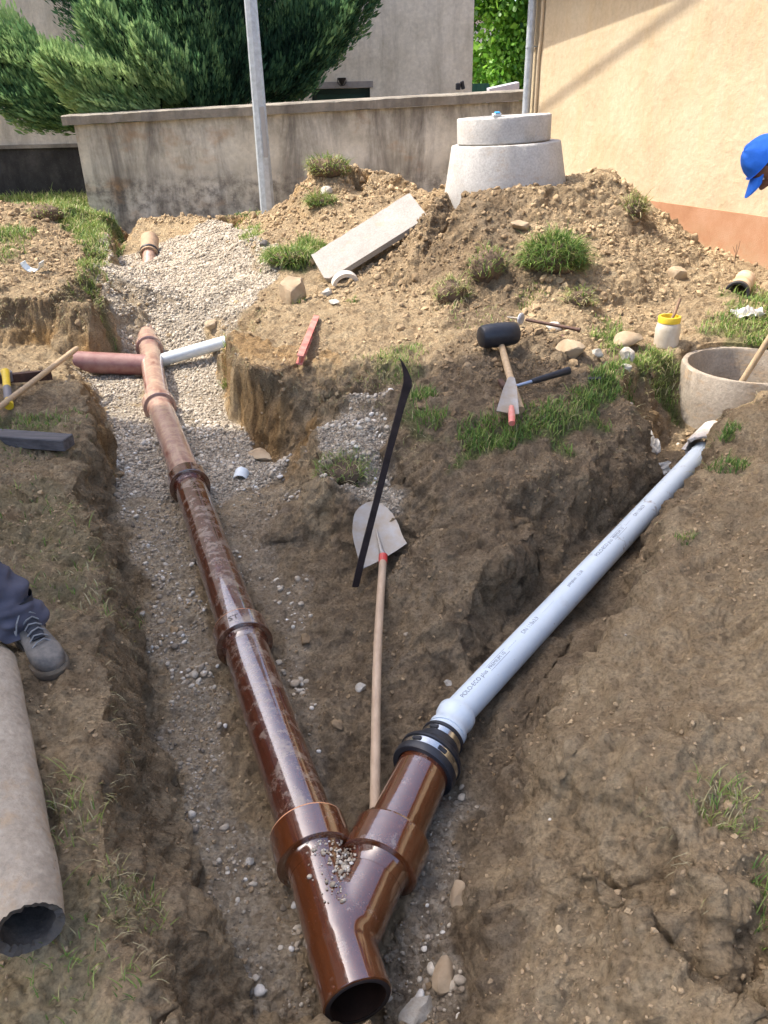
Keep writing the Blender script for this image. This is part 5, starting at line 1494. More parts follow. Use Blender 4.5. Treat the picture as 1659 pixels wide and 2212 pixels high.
# jar with brush stick
jb = on(1437, 751); jb = P(1437, 750, gz(*P(1437, 750, .02)[:2]) + .0)
jr = empty('plastic_jar', jb, 'cloudy plastic jar with a yellow rim, standing by the manhole ring', 'jar')
MB().lathe(jb, (0, 0, 1), [(0, 0), (0, .072), (.012, .082), (.06, .085), (.13, .085), (.165, .078), (.18, .068), (.19, .066), (.19, .06), (.14, .06)], 40).build('body', M_JAR, jr)
MB().lathe(jb, (0, 0, 1), [(.178, .067), (.178, .075), (.215, .076), (.22, .073), (.22, .062), (.178, .061)], 40).build('rim', M_YEL, jr)
MB().lathe(jb, (0, 0, 1), [(.172, .0605), (.168, .03), (.172, 0)], 24).build('paste', M_PASTE, jr)
o = MB().tube([jb + Vector((.0, .01, .15)), jb + Vector((.04, .02, .235)), jb + Vector((.065, .03, .335))], [.010, .011, .010], 10).build('stirring_stick', mat('stick_wood', (0.30, 0.19, 0.12), .8, var=.3, vscale=20)); set_tags(o, 'short brown stick standing in the yellow-rimmed jar', 'stick')

# handle leaning out of the ring
a_ = Vector((2.36, 4.80, -.38)); p1 = PY(1613, 808, 4.62); p2 = PY(1659, 735, 4.60)
dd_ = (p2 - p1); a_ = p1 - dd_.normalized() * .45; b_ = p2 + dd_.normalized() * 1.0
tl = empty('ring_shovel', a_, 'pale wooden tool handle leaning out of the manhole ring at the right edge', 'shovel')
MB().tube([a_, p1, p2, b_], .019, 16).build('handle', M_WOOD, tl)
mb = MB().box(a_ + dd_.normalized() * .02 + Vector((0, 0, -.03)), (.12, .006, .14), rotmat((1, 0, 0), dd_), .002); mb.build('blade', M_BLADE, tl)

# pick with yellow handle, loose handle, beam on the left bank
def z6(x, y): return (x / 7.382, 708.7 + y / 7.382)
pk = empty('pick', on(15, 830), 'pick with a rusty head and a short yellow and grey handle on the left bank', 'pick')
sc_ = P(*z6(110, 800), -.10)
tip = P(*z6(825, 745), -.14); tl_ = P(*z6(-300, 880), -.13)
hv = Vector((0, 0, 1))
mb = MB(); vs = []
secs = [(tl_, .016, .012), (sc_ - (tip - sc_) * .12, .024, .03), (sc_ + (tip - sc_) * .12, .026, .03), (sc_.lerp(tip, .6), .022, .034), (tip, .006, .036)]
dx_ = (tip - sc_).normalized(); sy = dx_.cross(hv).normalized()
for c0, w_, h_ in secs: vs += [c0 + sy * w_ + hv * h_, c0 - sy * w_ + hv * h_, c0 - sy * w_ - hv * h_, c0 + sy * w_ - hv * h_]
fs = [(0, 1, 2, 3), tuple(16 + k for k in (3, 2, 1, 0))]
for i in range(4):
    for k in range(4): fs.append((i * 4 + k, (i + 1) * 4 + k, (i + 1) * 4 + (k + 1) % 4, i * 4 + (k + 1) % 4))
mb.add(vs, fs); mb.build('head', M_RUST, pk)
e_ = P(*z6(140, 1230), -.10); e1 = sc_ + Vector((0, 0, .045))
e_.z = gz(e_.x, e_.y) + .035
MB().tube([sc_ + Vector((0, 0, -.02)), e1], [.042, .044], 20).build('eye', M_GREYP, pk)
v_ = e_ - e1
MB().tube([e1, e1 + v_ * .12, e1 + v_ * .5], [.030, .026, .025], 20).build('handle', M_YEL, pk)
MB().tube([e1 + v_ * .5, e1 + v_ * .85], [.0265, .0265], 20).build('grip', M_GREYP, pk)
MB().tube([e1 + v_ * .85, e1 + v_ * .93, e_], [.025, .030, .028], 20).build('butt', M_YEL, pk)
h0, h1 = P(-25, 898, -.07), P(168, 751, -.12)
o = MB().tube([h0, h0.lerp(h1, .3), h0.lerp(h1, .6), h0.lerp(h1, .93), h0.lerp(h1, .985), h1], [.019, .019, .0195, .021, .019, .008], 20).build('wooden_handle', M_WOOD); set_tags(o, 'long pale wooden handle lying across the yellow-handled pick', 'handle')
t0, t1 = P(-60, 921, -.06), P(158, 936.5, -.06); f0 = P(-60, 938, -.06); 
wv = (t0 - f0); bx = (t1 - t0).normalized(); R_ = rotmat(bx, (0, 0, 1)); L_ = (t1 - t0).length
wdt = abs((R_.transposed() @ wv).y)
mb = MB(); ctr = (t0 + t1) / 2 - (R_ @ Vector((0, 1, 0))) * wdt / 2 * (1 if (R_.transposed() @ wv).y > 0 else -1) - Vector((0, 0, .034))
mb.box(ctr, (L_, wdt, .068), R_, .005)
o = mb.build('timber_beam', M_BEAM); set_tags(o, 'short blackened timber beam lying on the left bank', 'beam')

# small dark rubber scrap, plastic scraps
c0 = on(*z4(1350, 815))
o = MB().box(c0 + Vector((0, 0, .012)), (.085, .03, .018), rotmat((1, -.2, .05), (0, 0, 1)), .006).build('rubber_scrap', M_RUBBER); set_tags(o, 'little black rubber scrap in the grass right of the hammer', 'scrap')
def crumple(name, c, sx, sy, h, m, label, cat, seed, rot=0, tiltv=(0, 0, 1)):
    n_ = 14; vs = []; fs = []; R_ = rotmat((math.cos(rot), math.sin(rot), 0), tiltv)
    for i in range(n_ + 1):
        for j in range(n_ + 1):
            u, v = i / n_ * 2 - 1, j / n_ * 2 - 1
            e = 1 + .35 * float(vn(u * 2 + seed, v * 2, 0, seed))
            z = h * float(fbm(np.array(u * 1.5 + seed), np.array(v * 1.5), 0, 1.0, 3, seed + 3))
            vs.append(Vector(c) + R_ @ Vector((u * sx * e, v * sy * e, z)))
    for i in range(n_):
        for j in range(n_):
            a = i * (n_ + 1) + j; fs.append((a, a + 1, a + n_ + 2, a + n_ + 1))
    k = len(vs); vs += [v - (R_ @ Vector((0, 0, .0015))) for v in vs]; fs += [tuple(q + k for q in f[::-1]) for f in fs]
    o = MB().add(vs, fs).build(name, m); set_tags(o, label, cat); return o
M_FILM = mat('dirty_film', (0.48, 0.47, 0.44), .4, col2=(0.33, 0.30, 0.26), vscale=16)
crumple('plastic_film', on(1412, 985) + Vector((0, 0, .02)), .035, .11, .03, M_FILM, 'dirty grey plastic film hanging from the trench wall beside the grey pipe', 'plastic film', 3, .3, (-.3, -1, .6))
crumple('plastic_film', on(1425, 1022) + Vector((0, 0, .02)), .055, .04, .02, M_FILM, 'torn piece of film lying low by the upper end of the grey pipe', 'plastic film', 5, .1, (0, -.6, 1))
crumple('plastic_film', on(1612, 680) + Vector((0, 0, .03)), .12, .07, .05, mat('clear_film', (0.62, 0.60, 0.55), .3, var=.15), 'crumpled clear film on the grass below the old ochre pipe', 'plastic film', 8, .2)

# ------------------------------------------------------------------ single rocks worth naming
def rock(px, py, r, label, m, seed, flat=.75, asp=(1, 1), name='rock', lift=.25, z=None):
    c = on(px, py) if z is None else P(px, py, z)
    rg = np.random.default_rng(seed); v = I3[0].copy()
    for k in range(11):
        nrm = rg.normal(size=3); nrm /= np.linalg.norm(nrm); h = rg.uniform(.5, .85); d_ = v @ nrm; v = v - np.where(d_ > h, d_ - h, 0)[:, None] * nrm
    v = v * (1 + .10 * vn(v[:, 0] * 2 + seed, v[:, 1] * 2, v[:, 2] * 2, seed))[:, None]
    v[:, 0] *= asp[0]; v[:, 1] *= asp[1]; v[:, 2] *= flat
    a = rg.uniform(0, 6.28); ca1, sa1 = math.cos(a), math.sin(a)
    v = np.stack([v[:, 0] * ca1 - v[:, 1] * sa1, v[:, 0] * sa1 + v[:, 1] * ca1, v[:, 2]], -1) * r * 1.25
    base = c + Vector((0, 0, r * lift))
    mb = MB().add([base + Vector(q) for q in v], [tuple(f) for f in I3[1]], True)
    o = mb.build(name, m, loc=c, sharp=rad(28)); set_tags(o, label, 'rock'); return o
rock(638, 650, .115, 'large angular brown rock standing below the leaning slab', M_ROCK, 3, 1.1, lift=.6)
rock(1465, 598, .085, 'brownish boulder embedded in the right flank of the heap', M_ROCK, 4)
rock(460, 715, .07, 'brown cobble at the foot of the gravel fill above the white side pipe', M_ROCK, 5)
rock(563, 990, .085, 'flat brown stone plate at the foot of the sunlit clay face', M_ROCK, 6, .3, (1.3, .7))
rock(1357, 742, .10, 'broad flat pale stone between the mallet and the jar', M_ROCK, 7, .55, (1.2, .8))
rock(1232, 765, .075, 'tan block of stone under the short rusty bar', M_ROCK, 8, .7, (1.2, .8))
rock(1195, 712, .05, 'pale grey chip of stone under the chisel', M_ROCKG, 9, .7)
rock(1353, 775, .042, 'whitish stone standing in grass at the trench edge', M_ROCKG, 10, 1.3)
rock(1352, 800, .035, 'small white stone just below the whitish standing stone', M_ROCKG, 12, .8)
rock(779, 1490, .022, 'smooth white pebble left of the shovel handle', M_ROCKG, 11, .9, lift=.5)
rock(967, 1480, .017, 'lone pale pebble on the slope above the rubber coupling', M_ROCKG, 13, .9, lift=.4)
rock(310, 1332, .013, 'lone whitish pebble at the foot of the left bank', M_ROCKG, 14, .9, lift=.4)
rock(993, 1955, .034, 'upright brown stone to the right of the fork', M_ROCK, 15, 1.3, lift=.5)
rock(540, 1865, .014, 'white pebble left of the lower collar', M_ROCKG, 16, .7)
rock(722, 655, .05, 'thin pale stone flake near the arched shard', M_ROCKG, 17, .3, (1.5, .7))
rock(706, 635, .045, 'small whitish fragment between the brown rock and the arched shard', M_ROCKG, 18, .9)
rock(1290, 770, .04, 'grey-brown cobble above the grassy trench edge', M_ROCKG, 19, .8)
rock(705, 420, .07, 'grey stone on the heap beside the lamp post', M_ROCKG, 20, .8)
rock(575, 535, .06, 'dark lump of stone where the gravel fill meets the far bank', mat('dark_rock', (0.12, 0.11, 0.10), .9, var=.3, bump=.01), 21, .9)
rock(955, 2110, .035, 'ragged pale yellowish stone at the bottom edge right of the open mouth', M_ROCK, 22, .5, (1.3, .8))
rock(905, 2190, .04, 'white chalky stone at the very bottom edge of the trench', M_ROCKG, 23, .45, (1.3, .9))
rock(1122, 490, .07, 'grey-brown stone high on the big heap below the cone', M_ROCK, 24, .8)

# ------------------------------------------------------------------ sod clumps
def sod(px, py, r, rz, n_, ln, tone, label, seed, soilm=None, lift=.3):
    c = on(px, py)
    root = empty('sod_clump', c, label, 'sod')
    rg = np.random.default_rng(seed); v = I3[0].copy()
    s_ = 1 + .22 * vn(v[:, 0] * 1.6 + seed, v[:, 1] * 1.6, v[:, 2] * 1.6, seed) + .10 * vn(v[:, 0] * 6, v[:, 1] * 6, v[:, 2] * 6, seed)
    v = v * s_[:, None] * np.array([r, r * .8, rz])
    b0 = c + Vector((0, 0, rz * lift))
    MB().add([b0 + Vector(q) for q in v], [tuple(f) for f in I3[1]], True).build('soil', M_SODSOIL, root)
    k = rg.integers(0, len(v), n_); p = v[k] + np.array(b0)
    nn0 = v[k] / np.linalg.norm(v[k], axis=1)[:, None]
    keep = (nn0[:, 2] > -.35) & (nn0[:, 1] < .6); p = p[keep] + rg.uniform(-.02, .02, (keep.sum(), 3)); nn0 = nn0[keep]
    D = c.length
    V_, F_, T_ = blades(p, ln * np.exp(rg.normal(0, .3, len(p))), np.clip(tone + rg.normal(0, .22, len(p)), 0, 1), .6, .0012 + .00042 * D, nn0 * .6 + np.array([0, 0, .6]), .9)
    np_mesh('grass_blades', V_ - np.array(c), F_, M_GRASS, False, T_, parent=root)
    return root
M_SODSOIL = mat('root_soil', (0.17, 0.115, 0.07), .95, col2=(0.075, 0.05, 0.032), vscale=14, bump=.02, bscale=30)
sod(1195, 578, .23, .15, 2600, .12, .45, 'large overturned clump of bright green turf on the big heap', 31)
sod(1052, 592, .14, .13, 260, .08, .6, 'dark sod with sparse grass left of the large turf clump', 32)
sod(975, 645, .13, .10, 320, .08, .8, 'dry brownish sod low on the left foot of the big heap', 33)
sod(710, 372, .24, .12, 900, .08, .72, 'yellowish turf clump crowning the heap behind the slab', 34)
sod(692, 442, .14, .06, 700, .10, .55, 'small turf patch halfway up the heap by the lamp post', 35)
sod(1368, 462, .11, .10, 420, .10, .82, 'grey-green tuft on the ridge of the heap near the house', 36)
sod(205, 560, .10, .06, 300, .12, .6, 'grassy sod on the corner of the left earth block', 37)
sod(105, 470, .20, .12, 300, .07, .7, 'rounded brown sod on top of the left heap before the grass', 38)
sod(630, 565, .22, .07, 1300, .12, .55, 'hanging turf edge left of the leaning slab', 39)
sod(1250, 655, .10, .07, 240, .08, .8, 'withered tuft below the large turf clump', 40)
sod(745, 1045, .12, .07, 500, .07, .72, 'turf clod under the gravel ledge above the shovel', 41)

# grit and pebbles lying on the fork
N_ = 230
tt_ = RNG.beta(1.5, 1.8, N_)
cro = J + (mt + bt).normalized() * .13
p = []
for i in range(N_):
    if RNG.uniform() < .55:
        s_ = L0 - .12 - .22 * RNG.uniform() ** 1.2; an = RNG.normal(.25, .30)
        x = mt.cross(Vector((0, 0, 1))).normalized(); q = S[0] + mt * s_ + (x * math.sin(an) + Vector((0, 0, 1)) * math.cos(an)) * (PR + .002)
    else:
        q = S[0] + mt * RNG.uniform(.33, L0 - .11); q = q + (BR[0] - q) * 0
        u = RNG.uniform(0, 1); base_ = J + (mt * .5 + bt * .5).normalized() * (.155 + .15 * u) + Vector((RNG.normal(0, .010 + .016 * u), RNG.normal(0, .01), 0))
        q = base_; z_ = PR * .55 - .02 * RNG.uniform(); q.z = J.z + z_
        for it in range(12):
            if sdf(q) < .001: q.z += .006
            else: break
        for it in range(12):
            if sdf(q) > .012 and q.z > J.z + .01: q.z -= .005
            else: break
    p.append(q[:])
p = np.array(p)
up3 = np.tile(np.array([0, 0, 1.0]), (N_, 1))
o = scatter('pipe_grit', M_GRAVEL, I2, protos(I2, 8, .25, .75, 65), p, up3, np.clip(.0030 * np.exp(RNG.normal(0, .55, N_)), .0012, .009), RNG.uniform(.2, 1, N_), True, .3)
set_tags(o, 'grit and small white stones lying on the fork of the brown pipe', 'grit', None, 'stuff')

# ------------------------------------------------------------------ neighbouring house that throws the big shadow
nb = empty('neighbour_house', (-9, 2, 0), 'tall grey-beige house left of the trench whose shadow covers the near ground', 'house')
cr = Vector((-5.2, 6.32, 0)); la = Vector((.965, -.262, 0)); lb = Vector((-.262, -.965, 0))
M_NB = mat('beige_render', (0.34, 0.30, 0.25), .9, var=.12, vscale=1.5, bump=.004, bscale=30)
mb = MB()
def NP(a, b, z): return cr - la * a + lb * b + Vector((0, 0, z))
mb.add([NP(a, b, z) for a in (0, 8) for b in (0, 5.5) for z in (-.2, 13.2)], [(0, 1, 3, 2), (4, 6, 7, 5), (0, 4, 5, 1), (2, 3, 7, 6), (0, 2, 6, 4), (1, 5, 7, 3)])
mb.build('wall', M_NB, nb)
mb = MB()
mb.add([NP(a, b, z) for a in (-.02, 8.4) for b in (.0, 5.8) for z in (13.203, 13.4)], [(0, 1, 3, 2), (4, 6, 7, 5), (0, 4, 5, 1), (2, 3, 7, 6), (0, 2, 6, 4), (1, 5, 7, 3)])
mb.build('roof', M_ROOF, nb)
M_GLASS = mat('window_glass', (0.03, 0.035, 0.045), .08)
for fl in range(4):
    for k in range(2):
        c0 = NP(-.02, 1.4 + k * 2.6, 1.7 + fl * 3.1)
        w_ = MB().box(c0, (.06, 1.15, 1.45), rotmat(la, (0, 0, 1)), .01).build('window', mat('window_frame', (0.6, 0.58, 0.54), .6), nb)
        MB().box(c0 + la * .032, (.006, .98, 1.28), rotmat(la, (0, 0, 1))).build('pane', M_GLASS, w_)

# ------------------------------------------------------------------ conifer behind the wall
def kites(pos, d_, length, width, tint):
    N = len(pos); d_ = d_ / np.linalg.norm(d_, axis=1)[:, None]
    rn = RNG.normal(size=(N, 3)); sd_ = np.cross(d_, rn); sd_ /= np.linalg.norm(sd_, axis=1)[:, None]
    L = length[:, None]; W = width[:, None]
    V = np.stack([pos, pos + d_ * L * .45 + sd_ * W, pos + d_ * L, pos + d_ * L * .45 - sd_ * W], 1)
    F = np.arange(N * 4).reshape(N, 4)
    return V.reshape(-1, 3), F, np.repeat(tint, 4)
def core_tube(pts, rad_, tint=0.0, n=10):
    pts = np.array(pts); V = []; m_ = len(pts)
    for i, p in enumerate(pts):
        t = pts[min(i + 1, m_ - 1)] - pts[max(i - 1, 0)]; t /= np.linalg.norm(t)
        a = np.cross(t, [0.1, 1, .05]); a /= np.linalg.norm(a); b = np.cross(t, a)
        for k in range(n):
            an = 2 * math.pi * k / n; V.append(p + (a * math.cos(an) + b * math.sin(an)) * rad_[i])
    F = [(i * n + k, i * n + (k + 1) % n, (i + 1) * n + (k + 1) % n, (i + 1) * n + k) for i in range(m_ - 1) for k in range(n)]
    return np.array(V), np.array(F), np.full(len(V), tint)
def plume(p0, p1, y0, y1, rpx, n_, tone, bend=0.25, leaf=.05, up=.9):
    A, B_ = PY(*p0, y0), PY(*p1, y1)
    mid = A.lerp(B_, .5) + Vector((0, 0, -bend * abs(B_.x - A.x) * .5))
    R = rpx * .0080 * (y0 / 13.4)
    ts = np.linspace(0, 1, 14)
    sp = np.array([((1 - t) ** 2 * A + 2 * t * (1 - t) * mid + t * t * B_)[:] for t in ts])
    prof = lambda t: R * (np.sin(np.clip(t, 0, 1) * math.pi * .93 + .12) ** .6) * (1 - .25 * t)
    parts = [core_tube(sp, prof(ts) * .62)]
    t = RNG.uniform(0.0, 1.0, n_) ** .9; i = np.clip((t * 13).astype(int), 0, 12); f = t * 13 - i
    c = sp[i] * (1 - f)[:, None] + sp[i + 1] * f[:, None]
    tg = sp[i + 1] - sp[i]; tg /= np.linalg.norm(tg, axis=1)[:, None]
    rn = RNG.normal(size=(n_, 3)); rn -= tg * (rn * tg).sum(1)[:, None]; rn /= np.linalg.norm(rn, axis=1)[:, None]
    # lumpy envelope: sprays stand out in groups
    lump = 1 + .26 * vn(c[:, 0] * 3.2 + rn[:, 0] * 1.8, c[:, 2] * 2.4 + rn[:, 2] * 1.8, c[:, 1] * 3 + rn[:, 1] * 1.8, 71) + .38 * vn(rn[:, 0] * 4.5 + t * 1.3, rn[:, 1] * 4.5 + p0[0], rn[:, 2] * 4.5 + t * 2.0, 77) + .16 * vn(c[:, 0] * 9 + rn[:, 0] * 5, c[:, 2] * 7 + rn[:, 2] * 5, rn[:, 1] * 5, 73)
    rr = prof(t) * lump * RNG.uniform(.62, 1.0, n_) ** .5
    pos = c + rn * rr[:, None]
    d_ = tg * .7 + rn * .75 + np.array([0, 0, up]) + RNG.normal(0, .22, (n_, 3))
    ln = leaf * np.exp(RNG.normal(0, .3, n_)); out_ = RNG.uniform(size=n_) < .12; rr = rr; ln = np.where(out_, ln * 1.9, ln); pos = pos + rn * (out_ * R * .12)[:, None]
    tn = np.clip(tone - .06 + .7 * (lump - 1) + RNG.normal(0, .12, n_) + .1 * t, 0, 1)
    parts.append(kites(pos, d_, ln, ln * .15, tn))
    return parts
con = empty('conifer_tree', PY(400, 250, 14.6) * 1.0, 'big dark green juniper-like conifer with upswept plumes behind the garden wall', 'tree')
con.location.z = 0
allp = []
for (p0, p1, y0, y1, r_, n_, tone) in [  # last value is tone: sunlit plumes coloured lighter, shaded ones darker
    ((470, 240), (10, -230), 14.6, 14.4, 85, 9000, .35), ((430, 235), (130, -260), 14.4, 14.2, 80, 9000, .38), ((440, 240), (230, -300), 14.2, 14.0, 78, 9000, .36),
    ((430, 245), (300, -250), 13.9, 13.6, 70, 8000, .40), ((450, 245), (390, -250), 13.7, 13.5, 62, 8000, .34), ((470, 245), (470, -230), 13.8, 13.7, 52, 7000, .26), ((500, 240), (560, -230), 14.0, 14.0, 42, 5000, .22),
    ((380, 215), (180, 10), 13.3, 13.1, 48, 6000, .62), ((350, 225), (90, 120), 13.15, 12.95, 58, 8000, .88), ((300, 235), (150, 170), 13.0, 12.95, 40, 4500, .85), ((400, 215), (290, 60), 13.1, 12.9, 40, 5000, .68),
    ((260, 232), (-60, 80), 13.9, 13.7, 60, 8000, .62), ((220, 225), (-30, 190), 13.7, 13.5, 50, 6500, .50), ((200, 235), (40, 225), 13.5, 13.4, 30, 3000, .45), ((120, 150), (-120, 40), 14.0, 13.8, 60, 6000, .75),
    ((540, 215), (640, -40), 14.3, 14.4, 52, 6000, .24), ((560, 200), (770, -50), 14.2, 14.2, 62, 9000, .30), ((590, 150), (830, -90), 14.3, 14.4, 55, 7000, .30), ((560, 195), (700, 60), 14.0, 14.0, 50, 6000, .18), ((585, 195), (640, 150), 13.9, 13.9, 30, 2500, .12), ((480, 235), (520, 60), 13.6, 13.6, 46, 5000, .2), ((440, 240), (430, 60), 13.4, 13.4, 50, 6000, .3)]:
    allp += plume(p0, p1, y0, y1, r_, int(n_ * 2.7), tone)
V, F, T = join(allp)
np_mesh('crown', V - np.array(con.location), F, M_NEEDLE, False, T, parent=con)
c0 = PY(430, 250, 14.6)
MB().tube([Vector((c0.x, 14.6, 0)), Vector((c0.x, 14.55, 1.2)), Vector((c0.x - .1, 14.5, 3)), Vector((c0.x - .2, 14.4, 5))], [.22, .19, .12, .04], 12).build('trunk', M_BARK, con)

# ------------------------------------------------------------------ leafy tree in the gap
def leafy(name, label, cpx, cpy, y_, rx, rz, nclump, per, leaf, seed):
    y_ += 3
    c0 = PY(cpx, cpy, y_); base = Vector((c0.x, y_, 0))
    root = empty(name, base, label, 'tree')
    rg = np.random.default_rng(seed); parts = []
    for k in range(nclump):
        d_ = rg.normal(size=3); d_ /= np.linalg.norm(d_); q = np.array(c0) + d_ * np.array([rx, rx, rz]) * rg.uniform(.45, 1.0) ** .6
        m_ = per; r_ = rg.uniform(.25, .5)
        o_ = rg.normal(size=(m_, 3)); o_ /= np.linalg.norm(o_, axis=1)[:, None]; o_ *= (r_ * rg.uniform(.4, 1, (m_, 1)))
        dd = o_ * .8 + np.array([0, 0, -.35]) + rg.normal(0, .35, (m_, 3))
        ln = leaf * np.exp(rg.normal(0, .25, m_))
        parts.append(kites(q + o_, dd, ln, ln * .36, np.clip(rg.normal(.5, .22) + rg.normal(0, .15, m_), 0, 1)))
    V, F, T = join(parts); np_mesh('crown', V - np.array(base), F, M_LEAF, False, T, parent=root)
    mb = MB().tube([base, base + Vector((0, 0, c0.z * .5)), c0], [.16, .12, .06], 10)
    for k in range(7):
        d_ = Vector(rg.normal(size=3)).normalized(); d_.z = abs(d_.z); mb.tube([base + Vector((0, 0, c0.z * (.4 + .08 * k))), c0 + Vector((d_.x * rx, d_.y * rx, d_.z * rz * .6)) * .7], [.05, .012], 8)
    mb.build('trunk', M_BARK, root); return root
leafy('leafy_tree', 'bright green broadleaf tree filling the gap between the two buildings', 1105, 0, 20, 1.7, 2.3, 210, 120, .13, 5)
leafy('leafy_tree', 'lower green bush-like tree above the white sheet', 1100, 150, 19, .62, .75, 60, 110, .12, 6)

# ------------------------------------------------------------------ people
def skin_mesh(name, nodes, edges, m, parent, sub=2):
    """nodes: list of (point, radius); one continuous skinned surface"""
    me = bpy.data.meshes.new(name); o0 = wloc(parent)
    me.from_pydata([Vector(p) - o0 for p, r in nodes], edges, [])
    o = bpy.data.objects.new(name, me); C.objects.link(o)
    sk = o.modifiers.new('skin', 'SKIN'); sk.use_smooth_shade = True
    for i, (p, r) in enumerate(nodes):
        rr = r if hasattr(r, '__len__') else (r, r)
        me.skin_vertices[0].data[i].radius = rr
    me.skin_vertices[0].data[0].use_root = True
    sb = o.modifiers.new('sub', 'SUBSURF'); sb.levels = sub; sb.render_levels = sub
    bpy.context.view_layer.update()
    dg = bpy.context.evaluated_depsgraph_get()
    me2 = bpy.data.meshes.new_from_object(o.evaluated_get(dg)); me2.name = name
    o.modifiers.clear(); o.data = me2; me2.materials.clear(); me2.materials.append(m)
    me2.polygons.foreach_set('use_smooth', [True] * len(me2.polygons))
    o.parent = parent
    return o
M_SKIN = mat('tanned_skin', (0.23, 0.105, 0.062), .5, var=.15, vscale=30, bump=.0008, bscale=120)
M_TROU = mat('blue_grey_cloth', (0.085, 0.087, 0.12), .9, col2=(0.05, 0.052, 0.075), vscale=6, bump=.004, bscale=12)
M_SHIRT = mat('grey_cloth', (0.16, 0.16, 0.17), .9, var=.1, bump=.003, bscale=14)
M_CAP = mat('bright_blue_cloth', (0.02, 0.17, 0.72), .8, var=.12, vscale=18, bump=.0012, bscale=60)
M_BOOT = mat('scuffed_boot', (0.065, 0.065, 0.065), .75, col2=(0.19, 0.17, 0.145), vscale=18, bump=.001, bscale=50)
M_BOOTD = mat('boot_fabric', (0.035, 0.037, 0.045), .9, var=.3, vscale=30, bump=.001, bscale=80)
M_SOLE = mat('muddy_sole', (0.10, 0.09, 0.07), .9, col2=(0.17, 0.13, 0.09), vscale=20, bump=.003, bscale=40)

def hand_nodes(w, d_, side, nodes, edges, i_w):
    """five short finger chains from the wrist w along d_"""
    d_ = d_.normalized(); s_ = d_.cross(side).normalized()
    palm = len(nodes); nodes.append((w + d_ * .05, (.036, .018))); edges.append((i_w, palm))
    for k, (off, L) in enumerate(((-.032, .062), (-.011, .075), (.010, .07), (.03, .055))):
        b = len(nodes)
        nodes.append((w + d_ * .095 + side * off, .0095)); nodes.append((w + d_ * (.095 + L * .5) + side * off + s_ * .008, .0085)); nodes.append((w + d_ * (.095 + L * .85) + side * off + s_ * .028, .007))
        edges += [(palm, b), (b, b + 1), (b + 1, b + 2)]
    b = len(nodes)
    nodes.append((w + d_ * .045 - side * .045, .011)); nodes.append((w + d_ * .085 - side * .06 + s_ * .012, .009)); edges += [(palm, b), (b, b + 1)]

# person on the left bank: only one lower leg and boot reach into the picture
ft_ = Vector((.66, -.75, 0)).normalized(); fs_ = Vector((ft_.y, -ft_.x, 0))    # foot direction and its right-hand side
toe = P(120, 1446, -.07); toe.z = gz(toe.x, toe.y)
heel = toe - ft_ * .305; ank = toe - ft_ * .225 + Vector((0, 0, .10))
ps = empty('person', heel, 'standing person at the left edge, one leg in blue-grey trousers and a dusty work boot', 'person')
knee = Vector((ank.x - .20, ank.y + .02, ank.z + .42)); hip = Vector((ank.x - .46, ank.y + .04, ank.z + .78))
foot2 = Vector((hip.x - .22, hip.y + .12, toe.z + .10)); knee2 = Vector((hip.x - .14, hip.y + .05, hip.z - .40))
pel = hip + Vector((-.11, .02, .06))
nodes = [(pel, (.15, .11)), (hip, .085), (knee, .056), (ank + Vector((0, 0, .02)), .04), (toe - ft_ * .09 + Vector((0, 0, .045)), (.04, .03)),
         (hip + Vector((-.2, .05, 0)), .085), (knee2, .056), (foot2, .04), (foot2 + ft_ * .14 + Vector((0, 0, -.05)), (.04, .03)),
         (pel + Vector((-.02, 0, .22)), (.13, .10)), (pel + Vector((-.05, 0, .46)), (.16, .11)), (pel + Vector((-.06, 0, .56)), .06), (pel + Vector((-.06, -.01, .64)), .07), (pel + Vector((-.06, -.02, .72)), (.085, .095)), (pel + Vector((-.06, -.02, .78)), .06)]
edges = [(0, 1), (1, 2), (2, 3), (3, 4), (0, 5), (5, 6), (6, 7), (7, 8), (0, 9), (9, 10), (10, 11), (11, 12), (12, 13), (13, 14)]
for sg in (1, -1):
    sh_ = pel + Vector((-.05, 0, .50)) + fs_ * .19 * sg; el = sh_ + Vector((-.05 * sg, .0, -.28)) + fs_ * .05 * sg; wr = el + Vector((0, 0, -.24)) + ft_ * .06
    b = len(nodes); nodes += [(sh_, .05), (el, .038), (wr, .027)]; edges += [(10, b), (b, b + 1), (b + 1, b + 2)]
    hand_nodes(wr, Vector((0, 0, -1)), ft_, nodes, edges, b + 2)
skin_mesh('body', nodes, edges, M_SKIN, ps)
